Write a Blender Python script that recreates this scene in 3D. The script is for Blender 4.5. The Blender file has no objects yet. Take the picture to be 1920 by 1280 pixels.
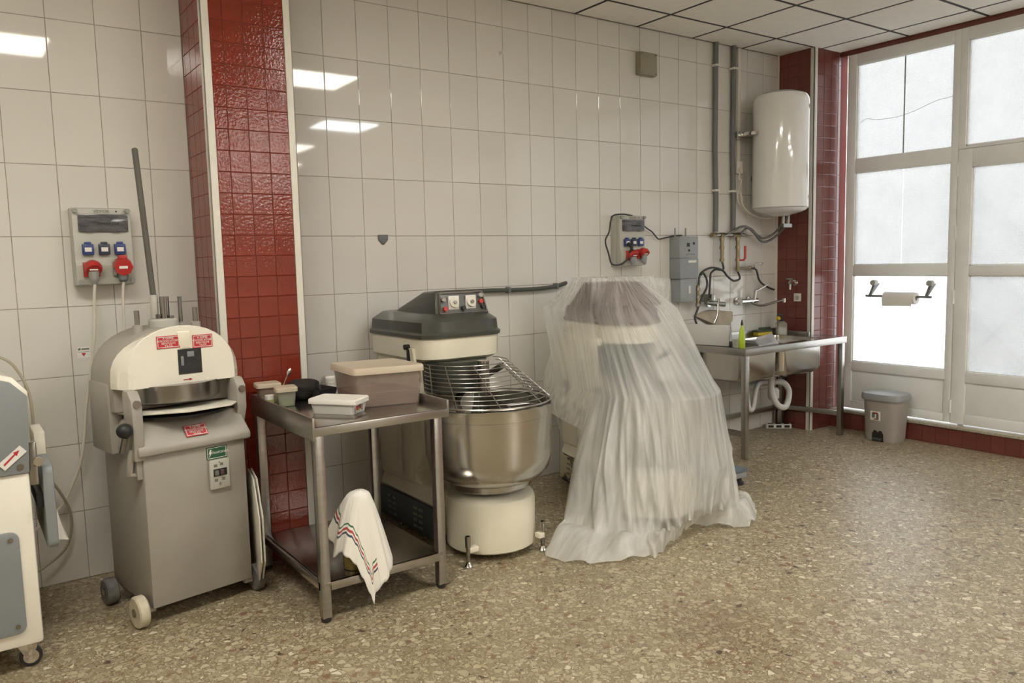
import bpy, bmesh, math, random
from mathutils import Vector, Matrix
PI = math.pi
random.seed(7)
S = bpy.context.scene
C = S.collection

# ------------------------------------------------------------------ camera, sky, exposure
cam = bpy.data.cameras.new('camera'); cam.sensor_width = 36.0; cam.lens = 1481.6/1920*36.0
cam.clip_start = .02; cam.clip_end = 100
co = bpy.data.objects.new('camera', cam); C.objects.link(co)
co.location = (-1.7657, -4.2057, 1.473); co.rotation_euler = (1.4686, .0238, -.6194)
S.camera = co
W = bpy.data.worlds.new('overcast_sky'); S.world = W; W.use_nodes = True
bg = W.node_tree.nodes['Background']; bg.inputs[0].default_value = (.80, .90, 1, 1); bg.inputs[1].default_value = .9
# low winter sun over this building's roof: lights an added wall across the street, none enters the room
sl = bpy.data.lights.new('sun', 'SUN'); sl.energy = 20; sl.color = (.97, .985, 1); sl.angle = .01
so_ = bpy.data.objects.new('sun', sl); C.objects.link(so_); so_.location = (-6, -4, 12)
so_.rotation_euler = (0, math.radians(-48), math.radians(8))
S.view_settings.view_transform = 'Standard'; S.view_settings.look = 'None'
S.view_settings.gamma = 1; S.view_settings.use_curve_mapping = False
S.view_settings.exposure = 0.1
S.cycles.max_bounces = 10; S.cycles.diffuse_bounces = 5; S.cycles.glossy_bounces = 4
S.cycles.transparent_max_bounces = 24; S.cycles.transmission_bounces = 6
S.cycles.sample_clamp_indirect = 6; S.cycles.caustics_reflective = False; S.cycles.caustics_refractive = False
S.cycles.use_denoising = True
LAMP_WARM = 24; LAMP_COOL = 24

# ------------------------------------------------------------------ materials
MATS = {}
def nodes(name):
    m = bpy.data.materials.new(name); m.use_nodes = True
    nt = m.node_tree
    return m, nt, nt.nodes['Principled BSDF'], nt.nodes['Material Output']
def N(nt, t, **kw):
    n = nt.nodes.new(t)
    for k, v in kw.items():
        if k in n.inputs.keys() if isinstance(k, str) else False: n.inputs[k].default_value = v
        else: setattr(n, k, v)
    return n
def ramp(nt, stops, interp='LINEAR'):
    r = nt.nodes.new('ShaderNodeValToRGB'); r.color_ramp.interpolation = interp
    e = r.color_ramp.elements
    while len(e) < len(stops): e.new(.5)
    for i, (p, c) in enumerate(stops):
        e[i].position = p; e[i].color = (*c, 1) if len(c) == 3 else c
    return r
def mat(name, col, rough=.5, metal=0, var=.06, vscale=6, bump=0, bscale=60, coat=0, spec=.5, stretch=None, objvar=0):
    m, nt, b, o = nodes(name)
    L = nt.links.new
    tc = N(nt, 'ShaderNodeTexCoord')
    src = tc.outputs['Object']
    if stretch:
        mp = N(nt, 'ShaderNodeMapping'); mp.inputs['Scale'].default_value = stretch; L(src, mp.inputs[0]); src = mp.outputs[0]
    no = N(nt, 'ShaderNodeTexNoise'); no.inputs['Scale'].default_value = vscale; no.inputs['Detail'].default_value = 5
    L(src, no.inputs['Vector'])
    r = ramp(nt, [(.3, tuple(c*(1-var) for c in col)), (.7, tuple(min(1, c*(1+var)) for c in col))])
    L(no.outputs[0], r.inputs[0])
    out = r.outputs[0]
    if objvar:
        oi = N(nt, 'ShaderNodeObjectInfo'); hs = N(nt, 'ShaderNodeHueSaturation')
        mr = N(nt, 'ShaderNodeMapRange'); mr.inputs[3].default_value = 1-objvar; mr.inputs[4].default_value = 1+objvar
        L(oi.outputs['Random'], mr.inputs[0]); L(mr.outputs[0], hs.inputs['Value']); L(out, hs.inputs['Color']); out = hs.outputs[0]
    L(out, b.inputs['Base Color'])
    rr = N(nt, 'ShaderNodeMapRange'); rr.inputs[3].default_value = max(.02, rough*.85); rr.inputs[4].default_value = min(1, rough*1.15)
    L(no.outputs[0], rr.inputs[0]); L(rr.outputs[0], b.inputs['Roughness'])
    b.inputs['Metallic'].default_value = metal; b.inputs['Coat Weight'].default_value = coat
    b.inputs['Specular IOR Level'].default_value = spec
    if bump:
        n2 = N(nt, 'ShaderNodeTexNoise'); n2.inputs['Scale'].default_value = bscale; n2.inputs['Detail'].default_value = 3
        L(src, n2.inputs['Vector'])
        bp = N(nt, 'ShaderNodeBump'); bp.inputs['Strength'].default_value = bump; bp.inputs['Distance'].default_value = .004
        L(n2.outputs[0], bp.inputs['Height']); L(bp.outputs[0], b.inputs['Normal'])
    MATS[name] = m
    return m
def film(name, col, alpha, rough=.25, transl=.5, var=.12, vscale=8, stretch=(1, 1, 1), bump=.25, bscale=30, layers=None):
    """thin scattering plastic: part lets light straight through, part scatters it"""
    m, nt, b, o = nodes(name); L = nt.links.new
    tc = N(nt, 'ShaderNodeTexCoord'); mp = N(nt, 'ShaderNodeMapping'); mp.inputs['Scale'].default_value = stretch
    src = tc.outputs['Object']
    if layers:
        fl = N(nt, 'ShaderNodeAttribute'); fl.attribute_name = 'flow'; src = fl.outputs['Vector']
    L(src, mp.inputs[0])
    no = N(nt, 'ShaderNodeTexNoise'); no.inputs['Scale'].default_value = vscale; no.inputs['Detail'].default_value = 4; no.inputs['Distortion'].default_value = 0 if layers else .6
    L(mp.outputs[0], no.inputs['Vector'])
    mr = N(nt, 'ShaderNodeMapRange'); mr.inputs[1].default_value = .3; mr.inputs[2].default_value = .7
    mr.inputs[3].default_value = max(0, alpha-var); mr.inputs[4].default_value = min(1, alpha+var)
    L(no.outputs[0], mr.inputs[0])
    n2 = N(nt, 'ShaderNodeTexNoise'); n2.inputs['Scale'].default_value = bscale; n2.inputs['Detail'].default_value = 3; n2.inputs['Distortion'].default_value = 1.0
    L(mp.outputs[0], n2.inputs['Vector'])
    bp = N(nt, 'ShaderNodeBump'); bp.inputs['Strength'].default_value = bump; bp.inputs['Distance'].default_value = .01
    L(n2.outputs[0], bp.inputs['Height'])
    b.inputs['Base Color'].default_value = (*col, 1); b.inputs['Roughness'].default_value = rough
    L(bp.outputs[0], b.inputs['Normal'])
    tl = N(nt, 'ShaderNodeBsdfTranslucent'); tl.inputs[0].default_value = (*col, 1); L(bp.outputs[0], tl.inputs['Normal'])
    mx = N(nt, 'ShaderNodeMixShader'); mx.inputs[0].default_value = transl; L(b.outputs[0], mx.inputs[1]); L(tl.outputs[0], mx.inputs[2])
    tr = N(nt, 'ShaderNodeBsdfTransparent')
    fac = mr.outputs[0]
    if layers:      # the bunched film lies in more layers lower down
        at = N(nt, 'ShaderNodeAttribute'); at.attribute_name = 'layers'
        ml = N(nt, 'ShaderNodeMapRange'); ml.inputs[3].default_value = layers[0]-alpha; ml.inputs[4].default_value = layers[1]-alpha
        L(at.outputs['Fac'], ml.inputs[0])
        ad = N(nt, 'ShaderNodeMath', operation='ADD', use_clamp=True); L(fac, ad.inputs[0]); L(ml.outputs[0], ad.inputs[1]); fac = ad.outputs[0]
    m2 = N(nt, 'ShaderNodeMixShader'); L(fac, m2.inputs[0]); L(tr.outputs[0], m2.inputs[1]); L(mx.outputs[0], m2.inputs[2])
    L(m2.outputs[0], o.inputs[0]); MATS[name] = m
    return m
def emit(name, col, st):
    m, nt, b, o = nodes(name)
    b.inputs['Base Color'].default_value = (.8, .8, .8, 1)
    b.inputs['Emission Color'].default_value = (*col, 1); b.inputs['Emission Strength'].default_value = st
    MATS[name] = m
    return m

mat('tile_white', (.69, .675, .635), .04, var=.02, vscale=3, bump=.012, bscale=9, objvar=.025)
mat('tile_red', (.20, .027, .013), .06, var=.12, vscale=8, bump=.33, bscale=75, objvar=.05)
mat('tile_red_dull', (.165, .046, .038), .2, var=.1, vscale=8, bump=.2, bscale=40, objvar=.05)
mat('grout', (.30, .28, .245), .9, var=.3, vscale=9)
mat('grout_red', (.13, .022, .013), .9)
mat('white_strip', (.72, .70, .63), .4, var=.05)
mat('ceiling_board', (.84, .82, .77), .9, var=.03, vscale=12, objvar=.02)
mat('ceiling_grid', (.03, .028, .026), .7)
mat('plaster', (.62, .6, .55), .8)
mat('frame_paint', (.87, .89, .89), .45, var=.04, vscale=5, bump=.05, bscale=20)
mat('steel', (.42, .41, .385), .3, 1, var=.08, vscale=4, bump=.05, bscale=80, stretch=(1, 12, 12))
mat('steel_top', (.46, .44, .41), .24, 1, var=.12, vscale=5, bump=.03, bscale=60)
mat('steel_bowl', (.56, .54, .50), .2, 1, var=.06, vscale=3, bump=.015, bscale=40)
mat('chrome', (.75, .74, .72), .1, 1, var=.03)
mat('chrome_dark', (.35, .34, .32), .22, 1, var=.1)
mat('wire', (.42, .40, .37), .3, 1)
mat('white_paint', (.82, .79, .69), .28, var=.04, vscale=5, coat=.3)
mat('cream_paint', (.79, .75, .61), .3, var=.05, vscale=4, coat=.3)
mat('grey_hammer', (.33, .31, .27), .42, var=.05, vscale=5, bump=.1, bscale=150)
mat('grey_cast', (.36, .34, .30), .45, var=.08, vscale=6, bump=.12, bscale=70)
mat('grey_blue', (.23, .25, .26), .5, var=.06, vscale=4, bump=.05, bscale=120)
mat('louver_blue', (.07, .085, .10), .5)
mat('louver_light', (.20, .21, .20), .5)
mat('charcoal', (.055, .057, .05), .33, var=.12, vscale=5, coat=.2)
mat('brown_cover', (.10, .05, .045), .5)
mat('black', (.015, .015, .015), .45)
mat('black_rubber', (.03, .03, .032), .6)
mat('interior_shade', (.02, .02, .02), .6, var=.5, vscale=30)
mat('wheel_dusty', (.16, .155, .15), .6, var=.3, vscale=30)
mat('wheel_cream', (.55, .5, .38), .5, var=.15, vscale=30)
mat('panel_dark', (.12, .125, .125), .4)
mat('red_plastic', (.48, .035, .03), .35)
mat('blue_plastic', (.03, .055, .20), .35)
mat('navy_plastic', (.03, .04, .07), .35)
mat('grey_plastic', (.30, .31, .29), .45)
mat('box_plastic', (.46, .46, .41), .42, var=.04)
mat('smoke_window', (.10, .10, .11), .12, var=.35, vscale=14, stretch=(2, 1, 8))
mat('label_white', (.75, .74, .70), .5)
mat('label_red', (.50, .03, .04), .45)
mat('label_green', (.02, .10, .045), .45)
mat('label_grey', (.4, .4, .38), .5)
mat('ink_black', (.03, .03, .03), .6)
mat('ink_grey', (.16, .16, .14), .6)
mat('ink_red', (.45, .03, .04), .5)
mat('cable_white', (.70, .66, .56), .5)
mat('cable_black', (.03, .03, .032), .5)
mat('cable_tan', (.38, .34, .26), .5)
mat('conduit_grey', (.16, .17, .17), .5)
mat('lever_grey', (.10, .098, .082), .45)
mat('conduit_dark', (.07, .075, .07), .45)
mat('brass', (.30, .25, .15), .4, 1, var=.15, vscale=20)
mat('hose_black', (.055, .055, .052), .4, .3, var=.3, vscale=200)
mat('braided', (.18, .18, .17), .4, .7, var=.3, vscale=200)
mat('enamel', (.80, .80, .78), .12, var=.02, coat=.6)
mat('unit_grey', (.30, .32, .33), .5)
mat('unit_grey_low', (.27, .29, .31), .5)
mat('junction', (.28, .26, .19), .5)
mat('pvc_pipe', (.62, .62, .60), .4)
mat('bin_grey', (.36, .33, .30), .5, var=.05)
mat('bin_lid', (.30, .31, .32), .35, var=.05)
mat('bin_pedal', (.06, .07, .07), .5)
mat('paper', (.78, .77, .74), .8)
mat('brown_paper', (.46, .40, .30), .8, var=.12, vscale=12, bump=.4, bscale=16)
mat('board_plastic', (.68, .65, .56), .45, var=.07, vscale=14)
mat('board_white', (.66, .66, .64), .5, var=.03)
mat('flour_dough', (.72, .68, .54), .7)
mat('pink_content', (.30, .20, .15), .8, var=.12, vscale=18)
mat('green_content', (.34, .42, .10), .8, var=.2, vscale=30)
mat('dark_cloth', (.02, .016, .014), .8, var=.4, vscale=20, bump=.5, bscale=30)
mat('oil_jar', (.28, .20, .04), .15, var=.3, vscale=25, coat=.5)
mat('lime', (.42, .55, .03), .45)
mat('sponge_yellow', (.60, .46, .04), .9)
mat('sponge_green', (.07, .09, .06), .95)
mat('scale_blue', (.13, .17, .20), .4, var=.1)
mat('ledge_stone', (.45, .42, .33), .4, var=.25, vscale=60)
mat('street_plaster', (.80, .80, .80), .9, var=.02, vscale=.5)
mat('pavement', (.5, .5, .49), .9, var=.1)
mat('badge_grey', (.12, .12, .105), .5)
film('sheet_film', (.93, .95, .93), .40, .26, .32, .14, 15, (1, 1, 1), .16, 30, layers=(.31, .62))
film('lid_film', (.78, .69, .55), .88, .35, .3, .02, bump=.05)
film('tub_film', (.52, .42, .36), .40, .2, .3, .01, bump=.0)
film('clear_tub', (.60, .60, .50), .42, .2, .3, .05, bump=.05)
mat('white_tub', (.82, .80, .74), .35, var=.03)
film('wrap_film', (.8, .82, .84), .6, .2, .4, .15)
emit('lamp_warm', (1, .945, .84), LAMP_WARM)
emit('lamp_cool', (.92, .97, 1), LAMP_COOL)

def pane_mat(name, col, transp):
    m, nt, b, o = nodes(name); L = nt.links.new
    tc = N(nt, 'ShaderNodeTexCoord')
    wv = []
    for ax in ('Y', 'Z'):
        w = N(nt, 'ShaderNodeTexWave'); w.bands_direction = ax; w.inputs['Scale'].default_value = 28
        w.inputs['Distortion'].default_value = 1.2; w.inputs['Detail'].default_value = 2
        L(tc.outputs['Object'], w.inputs['Vector']); wv.append(w)
    ad = N(nt, 'ShaderNodeMath', operation='ADD'); L(wv[0].outputs['Fac'], ad.inputs[0]); L(wv[1].outputs['Fac'], ad.inputs[1])
    bp = N(nt, 'ShaderNodeBump'); bp.inputs['Strength'].default_value = .35; bp.inputs['Distance'].default_value = .004
    L(ad.outputs[0], bp.inputs['Height'])
    no = N(nt, 'ShaderNodeTexNoise'); no.inputs['Scale'].default_value = 5; no.inputs['Detail'].default_value = 6
    L(tc.outputs['Object'], no.inputs['Vector'])
    r = ramp(nt, [(.3, tuple(c*.93 for c in col)), (.7, col)]); L(no.outputs[0], r.inputs[0])
    tl = N(nt, 'ShaderNodeBsdfTranslucent'); L(r.outputs[0], tl.inputs[0]); L(bp.outputs[0], tl.inputs['Normal'])
    gl = N(nt, 'ShaderNodeBsdfGlossy'); gl.inputs['Roughness'].default_value = .25; L(bp.outputs[0], gl.inputs['Normal'])
    tr = N(nt, 'ShaderNodeBsdfTransparent')
    a = N(nt, 'ShaderNodeMixShader'); a.inputs[0].default_value = .05; L(tl.outputs[0], a.inputs[1]); L(gl.outputs[0], a.inputs[2])
    c = N(nt, 'ShaderNodeMixShader'); c.inputs[0].default_value = transp; L(a.outputs[0], c.inputs[1]); L(tr.outputs[0], c.inputs[2])
    L(c.outputs[0], o.inputs[0]); MATS[name] = m
pane_mat('pane_glass', (.285, .286, .280), .012)
pane_mat('pane_glass_bright', (.50, .50, .50), .33)

def floor_mat():
    m, nt, b, o = nodes('terrazzo'); L = nt.links.new
    tc = N(nt, 'ShaderNodeTexCoord')
    wn = N(nt, 'ShaderNodeTexNoise'); wn.inputs['Scale'].default_value = 22; wn.inputs['Detail'].default_value = 2
    L(tc.outputs['Object'], wn.inputs['Vector'])
    mixv = N(nt, 'ShaderNodeMixRGB'); mixv.inputs[0].default_value = .035; L(tc.outputs['Object'], mixv.inputs[1]); L(wn.outputs['Color'], mixv.inputs[2])
    def layer(sc, thr0, thr1):
        v = N(nt, 'ShaderNodeTexVoronoi'); v.inputs['Scale'].default_value = sc; L(mixv.outputs[0], v.inputs['Vector'])
        d = N(nt, 'ShaderNodeTexVoronoi', feature='DISTANCE_TO_EDGE'); d.inputs['Scale'].default_value = sc; L(mixv.outputs[0], d.inputs['Vector'])
        sp = N(nt, 'ShaderNodeSeparateColor'); L(v.outputs['Color'], sp.inputs[0])
        r = ramp(nt, [(0, (.42, .365, .27)), (.20, (.54, .48, .375)), (.42, (.37, .315, .225)), (.56, (.60, .545, .435)), (.76, (.27, .165, .115)), (.82, (.46, .40, .305)), (.94, (.80, .765, .67)), (.98, (.11, .08, .06))], 'CONSTANT')
        L(sp.outputs[0], r.inputs[0])
        t = N(nt, 'ShaderNodeMath', operation='MULTIPLY'); t.inputs[1].default_value = .20; L(sp.outputs[1], t.inputs[0])
        g = N(nt, 'ShaderNodeMath', operation='GREATER_THAN'); L(d.outputs['Distance'], g.inputs[0])
        a = N(nt, 'ShaderNodeMath', operation='ADD'); a.inputs[1].default_value = thr0; L(t.outputs[0], a.inputs[0]); L(a.outputs[0], g.inputs[1])
        return r, g
    r1, g1 = layer(38, .06, 0); r2, g2 = layer(95, .06, 0)
    base = N(nt, 'ShaderNodeTexNoise'); base.inputs['Scale'].default_value = 260; L(tc.outputs['Object'], base.inputs['Vector'])
    br = ramp(nt, [(.3, (.235, .19, .13)), (.7, (.335, .28, .20))]); L(base.outputs[0], br.inputs[0])
    m1 = N(nt, 'ShaderNodeMixRGB'); L(g2.outputs[0], m1.inputs[0]); L(br.outputs[0], m1.inputs[1]); L(r2.outputs[0], m1.inputs[2])
    m2 = N(nt, 'ShaderNodeMixRGB'); L(g1.outputs[0], m2.inputs[0]); L(m1.outputs[0], m2.inputs[1]); L(r1.outputs[0], m2.inputs[2])
    big = N(nt, 'ShaderNodeTexNoise'); big.inputs['Scale'].default_value = 1.3; big.inputs['Detail'].default_value = 6; L(tc.outputs['Object'], big.inputs['Vector'])
    bw = ramp(nt, [(.05, (.64, .60, .50)), (.95, (1.0, .985, .90))]); L(big.outputs[0], bw.inputs[0])
    m3 = N(nt, 'ShaderNodeMixRGB', blend_type='MULTIPLY'); m3.inputs[0].default_value = 1; L(m2.outputs[0], m3.inputs[1]); L(bw.outputs[0], m3.inputs[2])
    # a rust stain patch in front of the covered mixer
    mp = N(nt, 'ShaderNodeMapping'); mp.inputs['Location'].default_value = (-.62*2.6, 2.22*2.6, 0); mp.inputs['Scale'].default_value = (2.6, 2.6, 2.6); L(tc.outputs['Object'], mp.inputs[0])
    gd = N(nt, 'ShaderNodeTexGradient', gradient_type='SPHERICAL'); L(mp.outputs[0], gd.inputs[0])
    ms = N(nt, 'ShaderNodeMath', operation='MULTIPLY'); L(gd.outputs['Fac'], ms.inputs[0]); L(big.outputs[0], ms.inputs[1])
    m4 = N(nt, 'ShaderNodeMixRGB', blend_type='MULTIPLY'); L(ms.outputs[0], m4.inputs[0]); L(m3.outputs[0], m4.inputs[1]); m4.inputs[2].default_value = (.45, .3, .25, 1)
    L(m4.outputs[0], b.inputs['Base Color'])
    rr = N(nt, 'ShaderNodeMapRange'); rr.inputs[3].default_value = .27; rr.inputs[4].default_value = .48; L(big.outputs[0], rr.inputs[0]); L(rr.outputs[0], b.inputs['Roughness'])
    bp = N(nt, 'ShaderNodeBump'); bp.inputs['Strength'].default_value = .08; bp.inputs['Distance'].default_value = .002; L(base.outputs[0], bp.inputs['Height']); L(bp.outputs[0], b.inputs['Normal'])
    MATS['terrazzo'] = m
floor_mat()

def chipped_mat():
    m, nt, b, o = nodes('chipped_cream'); L = nt.links.new
    tc = N(nt, 'ShaderNodeTexCoord'); no = N(nt, 'ShaderNodeTexNoise'); no.inputs['Scale'].default_value = 7; no.inputs['Detail'].default_value = 6
    L(tc.outputs['Object'], no.inputs['Vector'])
    r = ramp(nt, [(.46, (.03, .025, .02)), (.50, (.18, .15, .08)), (.53, (.50, .46, .30))]); L(no.outputs[0], r.inputs[0]); L(r.outputs[0], b.inputs['Base Color'])
    b.inputs['Roughness'].default_value = .5; MATS['chipped_cream'] = m
chipped_mat()

def towel_mat():
    m, nt, b, o = nodes('towel'); L = nt.links.new
    at = N(nt, 'ShaderNodeAttribute'); at.attribute_name = 'hem'
    w = (.79, .77, .70)
    k = 1/.4
    r = ramp(nt, [(0, w), (.078*k, (.07, .08, .13)), (.087*k, w), (.094*k, (.42, .07, .07)), (.106*k, w), (.116*k, (.06, .17, .09)), (.124*k, w)], 'CONSTANT')
    mu = N(nt, 'ShaderNodeMath', operation='MULTIPLY'); mu.inputs[1].default_value = k; L(at.outputs['Fac'], mu.inputs[0]); L(mu.outputs[0], r.inputs[0])
    L(r.outputs[0], b.inputs['Base Color']); b.inputs['Roughness'].default_value = .9
    tc = N(nt, 'ShaderNodeTexCoord'); no = N(nt, 'ShaderNodeTexNoise'); no.inputs['Scale'].default_value = 25; no.inputs['Detail'].default_value = 5; L(tc.outputs['Object'], no.inputs['Vector'])
    bp = N(nt, 'ShaderNodeBump'); bp.inputs['Strength'].default_value = .35; bp.inputs['Distance'].default_value = .006; L(no.outputs[0], bp.inputs['Height']); L(bp.outputs[0], b.inputs['Normal'])
    MATS['towel'] = m
towel_mat()

# ------------------------------------------------------------------ mesh helpers
def cat(pts, n=6):
    """smooth curve through points"""
    P = [Vector(p) for p in pts]
    if len(P) < 3: return P
    Q = [P[0]*2-P[1]] + P + [P[-1]*2-P[-2]]
    out = []
    for i in range(1, len(Q)-2):
        a, b, c, d = Q[i-1:i+3]
        for k in range(n):
            t = k/n
            out.append(.5*((2*b) + (c-a)*t + (2*a-5*b+4*c-d)*t*t + (3*b-a-3*c+d)*t**3))
    out.append(P[-1])
    return out
class MB:
    def __init__(s): s.v = []; s.f = []; s.sharp = True
    def add(s, vs, fs):
        o = len(s.v); s.v += [tuple(v) for v in vs]; s.f += [tuple(i+o for i in f) for f in fs]; return s
    def box(s, x0, x1, y0, y1, z0, z1):
        return s.add([(x0,y0,z0),(x1,y0,z0),(x1,y1,z0),(x0,y1,z0),(x0,y0,z1),(x1,y0,z1),(x1,y1,z1),(x0,y1,z1)],
                     [(0,3,2,1),(4,5,6,7),(0,1,5,4),(1,2,6,5),(2,3,7,6),(3,0,4,7)])
    def hexa(s, lo, hi):
        """two quads (4 points each, counter-clockwise from above) joined"""
        return s.add(list(lo)+list(hi), [(0,3,2,1),(4,5,6,7),(0,1,5,4),(1,2,6,5),(2,3,7,6),(3,0,4,7)])
    def loft(s, rings, cap0=True, cap1=True, closed=True):
        n = len(rings[0]); o = len(s.v)
        for r in rings: s.v += [tuple(p) for p in r]
        for i in range(len(rings)-1):
            for k in range(n if closed else n-1):
                a = o+i*n+k; b = o+i*n+(k+1) % n
                s.f.append((a, b, b+n, a+n))
        if cap0: s.f.append(tuple(o+k for k in reversed(range(n))))
        if cap1: s.f.append(tuple(o+(len(rings)-1)*n+k for k in range(n)))
        return s
    def tube(s, pts, r, seg=8, smooth=0, caps=True):
        P = cat(pts, smooth) if smooth else [Vector(p) for p in pts]
        P = [p for i, p in enumerate(P) if i == 0 or (p-P[i-1]).length > 1e-6]
        rs = r if isinstance(r, (list, tuple)) else None
        T = [(P[min(i+1, len(P)-1)]-P[max(i-1, 0)]).normalized() for i in range(len(P))]
        up = Vector((0, 0, 1)) if abs(T[0].z) < .9 else Vector((1, 0, 0))
        u = T[0].cross(up).normalized(); rings = []
        for i, p in enumerate(P):
            u = (u - T[i]*u.dot(T[i])); u = u.normalized() if u.length > 1e-6 else T[i].orthogonal().normalized()
            w = T[i].cross(u)
            rr = rs[min(i, len(rs)-1)] if rs else r
            rings.append([p + (u*math.cos(2*PI*k/seg) + w*math.sin(2*PI*k/seg))*rr for k in range(seg)])
        return s.loft(rings, caps, caps)
    def cyl(s, p0, p1, r, r1=None, seg=24):
        return s.tube([p0, p1], [r, r if r1 is None else r1], seg)
    def lathe(s, prof, c=(0, 0, 0), seg=32, cap0=True, cap1=True):
        rings = [[(c[0]+r*math.cos(2*PI*k/seg), c[1]+r*math.sin(2*PI*k/seg), c[2]+z) for k in range(seg)] for r, z in prof]
        return s.loft(rings, cap0, cap1)
    def prism(s, poly, axis, a0, a1):
        """poly = 2D points; axis 'x' -> (y,z), 'y' -> (x,z), 'z' -> (x,y)"""
        def P(p, a): return (a, p[0], p[1]) if axis == 'x' else ((p[0], a, p[1]) if axis == 'y' else (p[0], p[1], a))
        return s.loft([[P(p, a0) for p in poly], [P(p, a1) for p in poly]])
    def sphere(s, c, r, seg=16, rg=8):
        return s.lathe([(max(1e-4, r*math.sin(PI*i/rg)), -r*math.cos(PI*i/rg)) for i in range(rg+1)], c, seg)
    def build(s, name, m, parent=None, bevel=0, ang=35, seg=2):
        me = bpy.data.meshes.new(name); me.from_pydata(s.v, [], s.f); me.validate()
        bm = bmesh.new(); bm.from_mesh(me)
        bmesh.ops.recalc_face_normals(bm, faces=bm.faces[:])
        if bevel:
            es = [e for e in bm.edges if len(e.link_faces) == 2 and e.calc_face_angle(0) > .5]
            bmesh.ops.bevel(bm, geom=es, offset=bevel, segments=seg, profile=.5, affect='EDGES', clamp_overlap=True)
        bm.to_mesh(me); bm.free()
        me.polygons.foreach_set('use_smooth', [True]*len(me.polygons))
        me.set_sharp_from_angle(angle=math.radians(ang))
        me.materials.append(MATS[m])
        o = bpy.data.objects.new(name, me); C.objects.link(o)
        if parent: o.parent = parent
        return o
def rrect(x0, x1, y0, y1, r, z, n=5):
    out = []
    for cx, cy, a0 in ((x1-r, y0+r, -90), (x1-r, y1-r, 0), (x0+r, y1-r, 90), (x0+r, y0+r, 180)):
        for k in range(n+1):
            a = math.radians(a0+90*k/n); out.append((cx+r*math.cos(a), cy+r*math.sin(a), z))
    return out
def tag(o, label, category, group=None):
    o['label'] = label; o['category'] = category
    if group: o['group'] = group
    return o
def thing(name, label, category, loc=(0, 0, 0), rz=0, group=None):
    o = bpy.data.objects.new(name, None); C.objects.link(o); o.empty_display_size = .1
    o.location = loc; o.rotation_euler = (0, 0, math.radians(rz))
    return tag(o, label, category, group)
def struct(o): o['kind'] = 'structure'; return o
def text(name, s, size, m, parent, loc, rot=(PI/2, 0, 0), align='CENTER', sx=1):
    cu = bpy.data.curves.new(name, 'FONT'); cu.body = s; cu.size = size; cu.align_x = align; cu.align_y = 'CENTER'; cu.extrude = .0003
    cu.space_line = .9
    t = bpy.data.objects.new(name, cu); C.objects.link(t)
    dg = bpy.context.evaluated_depsgraph_get()
    me = bpy.data.meshes.new_from_object(t.evaluated_get(dg)); me.materials.clear(); me.materials.append(MATS[m])
    bpy.data.objects.remove(t)
    o = bpy.data.objects.new(name, me); C.objects.link(o); o.parent = parent
    o.location = loc; o.rotation_euler = rot; o.scale = (sx, 1, 1)
    return o

# ------------------------------------------------------------------ room shell
ZC = 3.105; XW = 4.37
TH = .3253; ZR = [ .0053+TH*i for i in range(-1, 12)]
struct(MB().box(-3.1, 5.6, -10.6, .1, -.1, 0).build('floor', 'terrazzo'))
_tm = {}
def tile_mesh(w, h, d, m, ch=.0018):
    k = (round(w, 4), round(h, 4), round(d, 4), m)
    if k not in _tm:
        b = MB(); x, z = w/2, h/2; a, c = x-ch, z-ch
        b.add([(-x,d,-z),(x,d,-z),(x,d,z),(-x,d,z),(-x,.0012,-z),(x,.0012,-z),(x,.0012,z),(-x,.0012,z),(-a,0,-c),(a,0,-c),(a,0,c),(-a,0,c)],
              [(0,1,5,4),(1,2,6,5),(2,3,7,6),(3,0,4,7),(4,5,9,8),(5,6,10,9),(6,7,11,10),(7,4,8,11),(8,9,10,11)])
        me = bpy.data.meshes.new('tile'); me.from_pydata(b.v, [], b.f); me.materials.append(MATS[m]); _tm[k] = me
    return _tm[k]
def tiles(parent, m, us, zs, place, rz, gap=.003, tilt=.0014, d=.006):
    """one object per tile: us, zs are joint lines along the wall and up it"""
    for i in range(len(us)-1):
        for k in range(len(zs)-1):
            w, h = us[i+1]-us[i]-gap, zs[k+1]-zs[k]-gap
            if w < .006 or h < .006: continue
            o = bpy.data.objects.new('tile', tile_mesh(w, h, d, m)); C.objects.link(o); o.parent = parent
            p = place((us[i]+us[i+1])/2); o.location = (p[0], p[1], (zs[k]+zs[k+1])/2)
            o.rotation_euler = (random.uniform(-tilt, tilt), 0, rz+random.uniform(-tilt, tilt))
def span(a, b, start, step):
    """joint lines from a to b on a grid through start"""
    k = math.ceil((a-start)/step+.02); out = [a]
    while start+k*step < b-.008: out.append(start+k*step); k += 1
    return out+[b]
zrow = span(0, ZC, .0053+TH, TH)
wb = struct(MB().box(-.40, 4.37, .0022, .1, 0, ZC+.1).build('wall_back', 'grout'))
tiles(wb, 'tile_white', span(-.32, 3.995, 0, .2), zrow, lambda u: (u, 0), 0)
wl = struct(MB().box(-3.0, -.64, .0022, .1, 0, ZC+.1).build('wall_back_left', 'grout'))
tiles(wl, 'tile_white', span(-3.0, -.735, -1.3177, .2), zrow, lambda u: (u, 0), 0)
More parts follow.
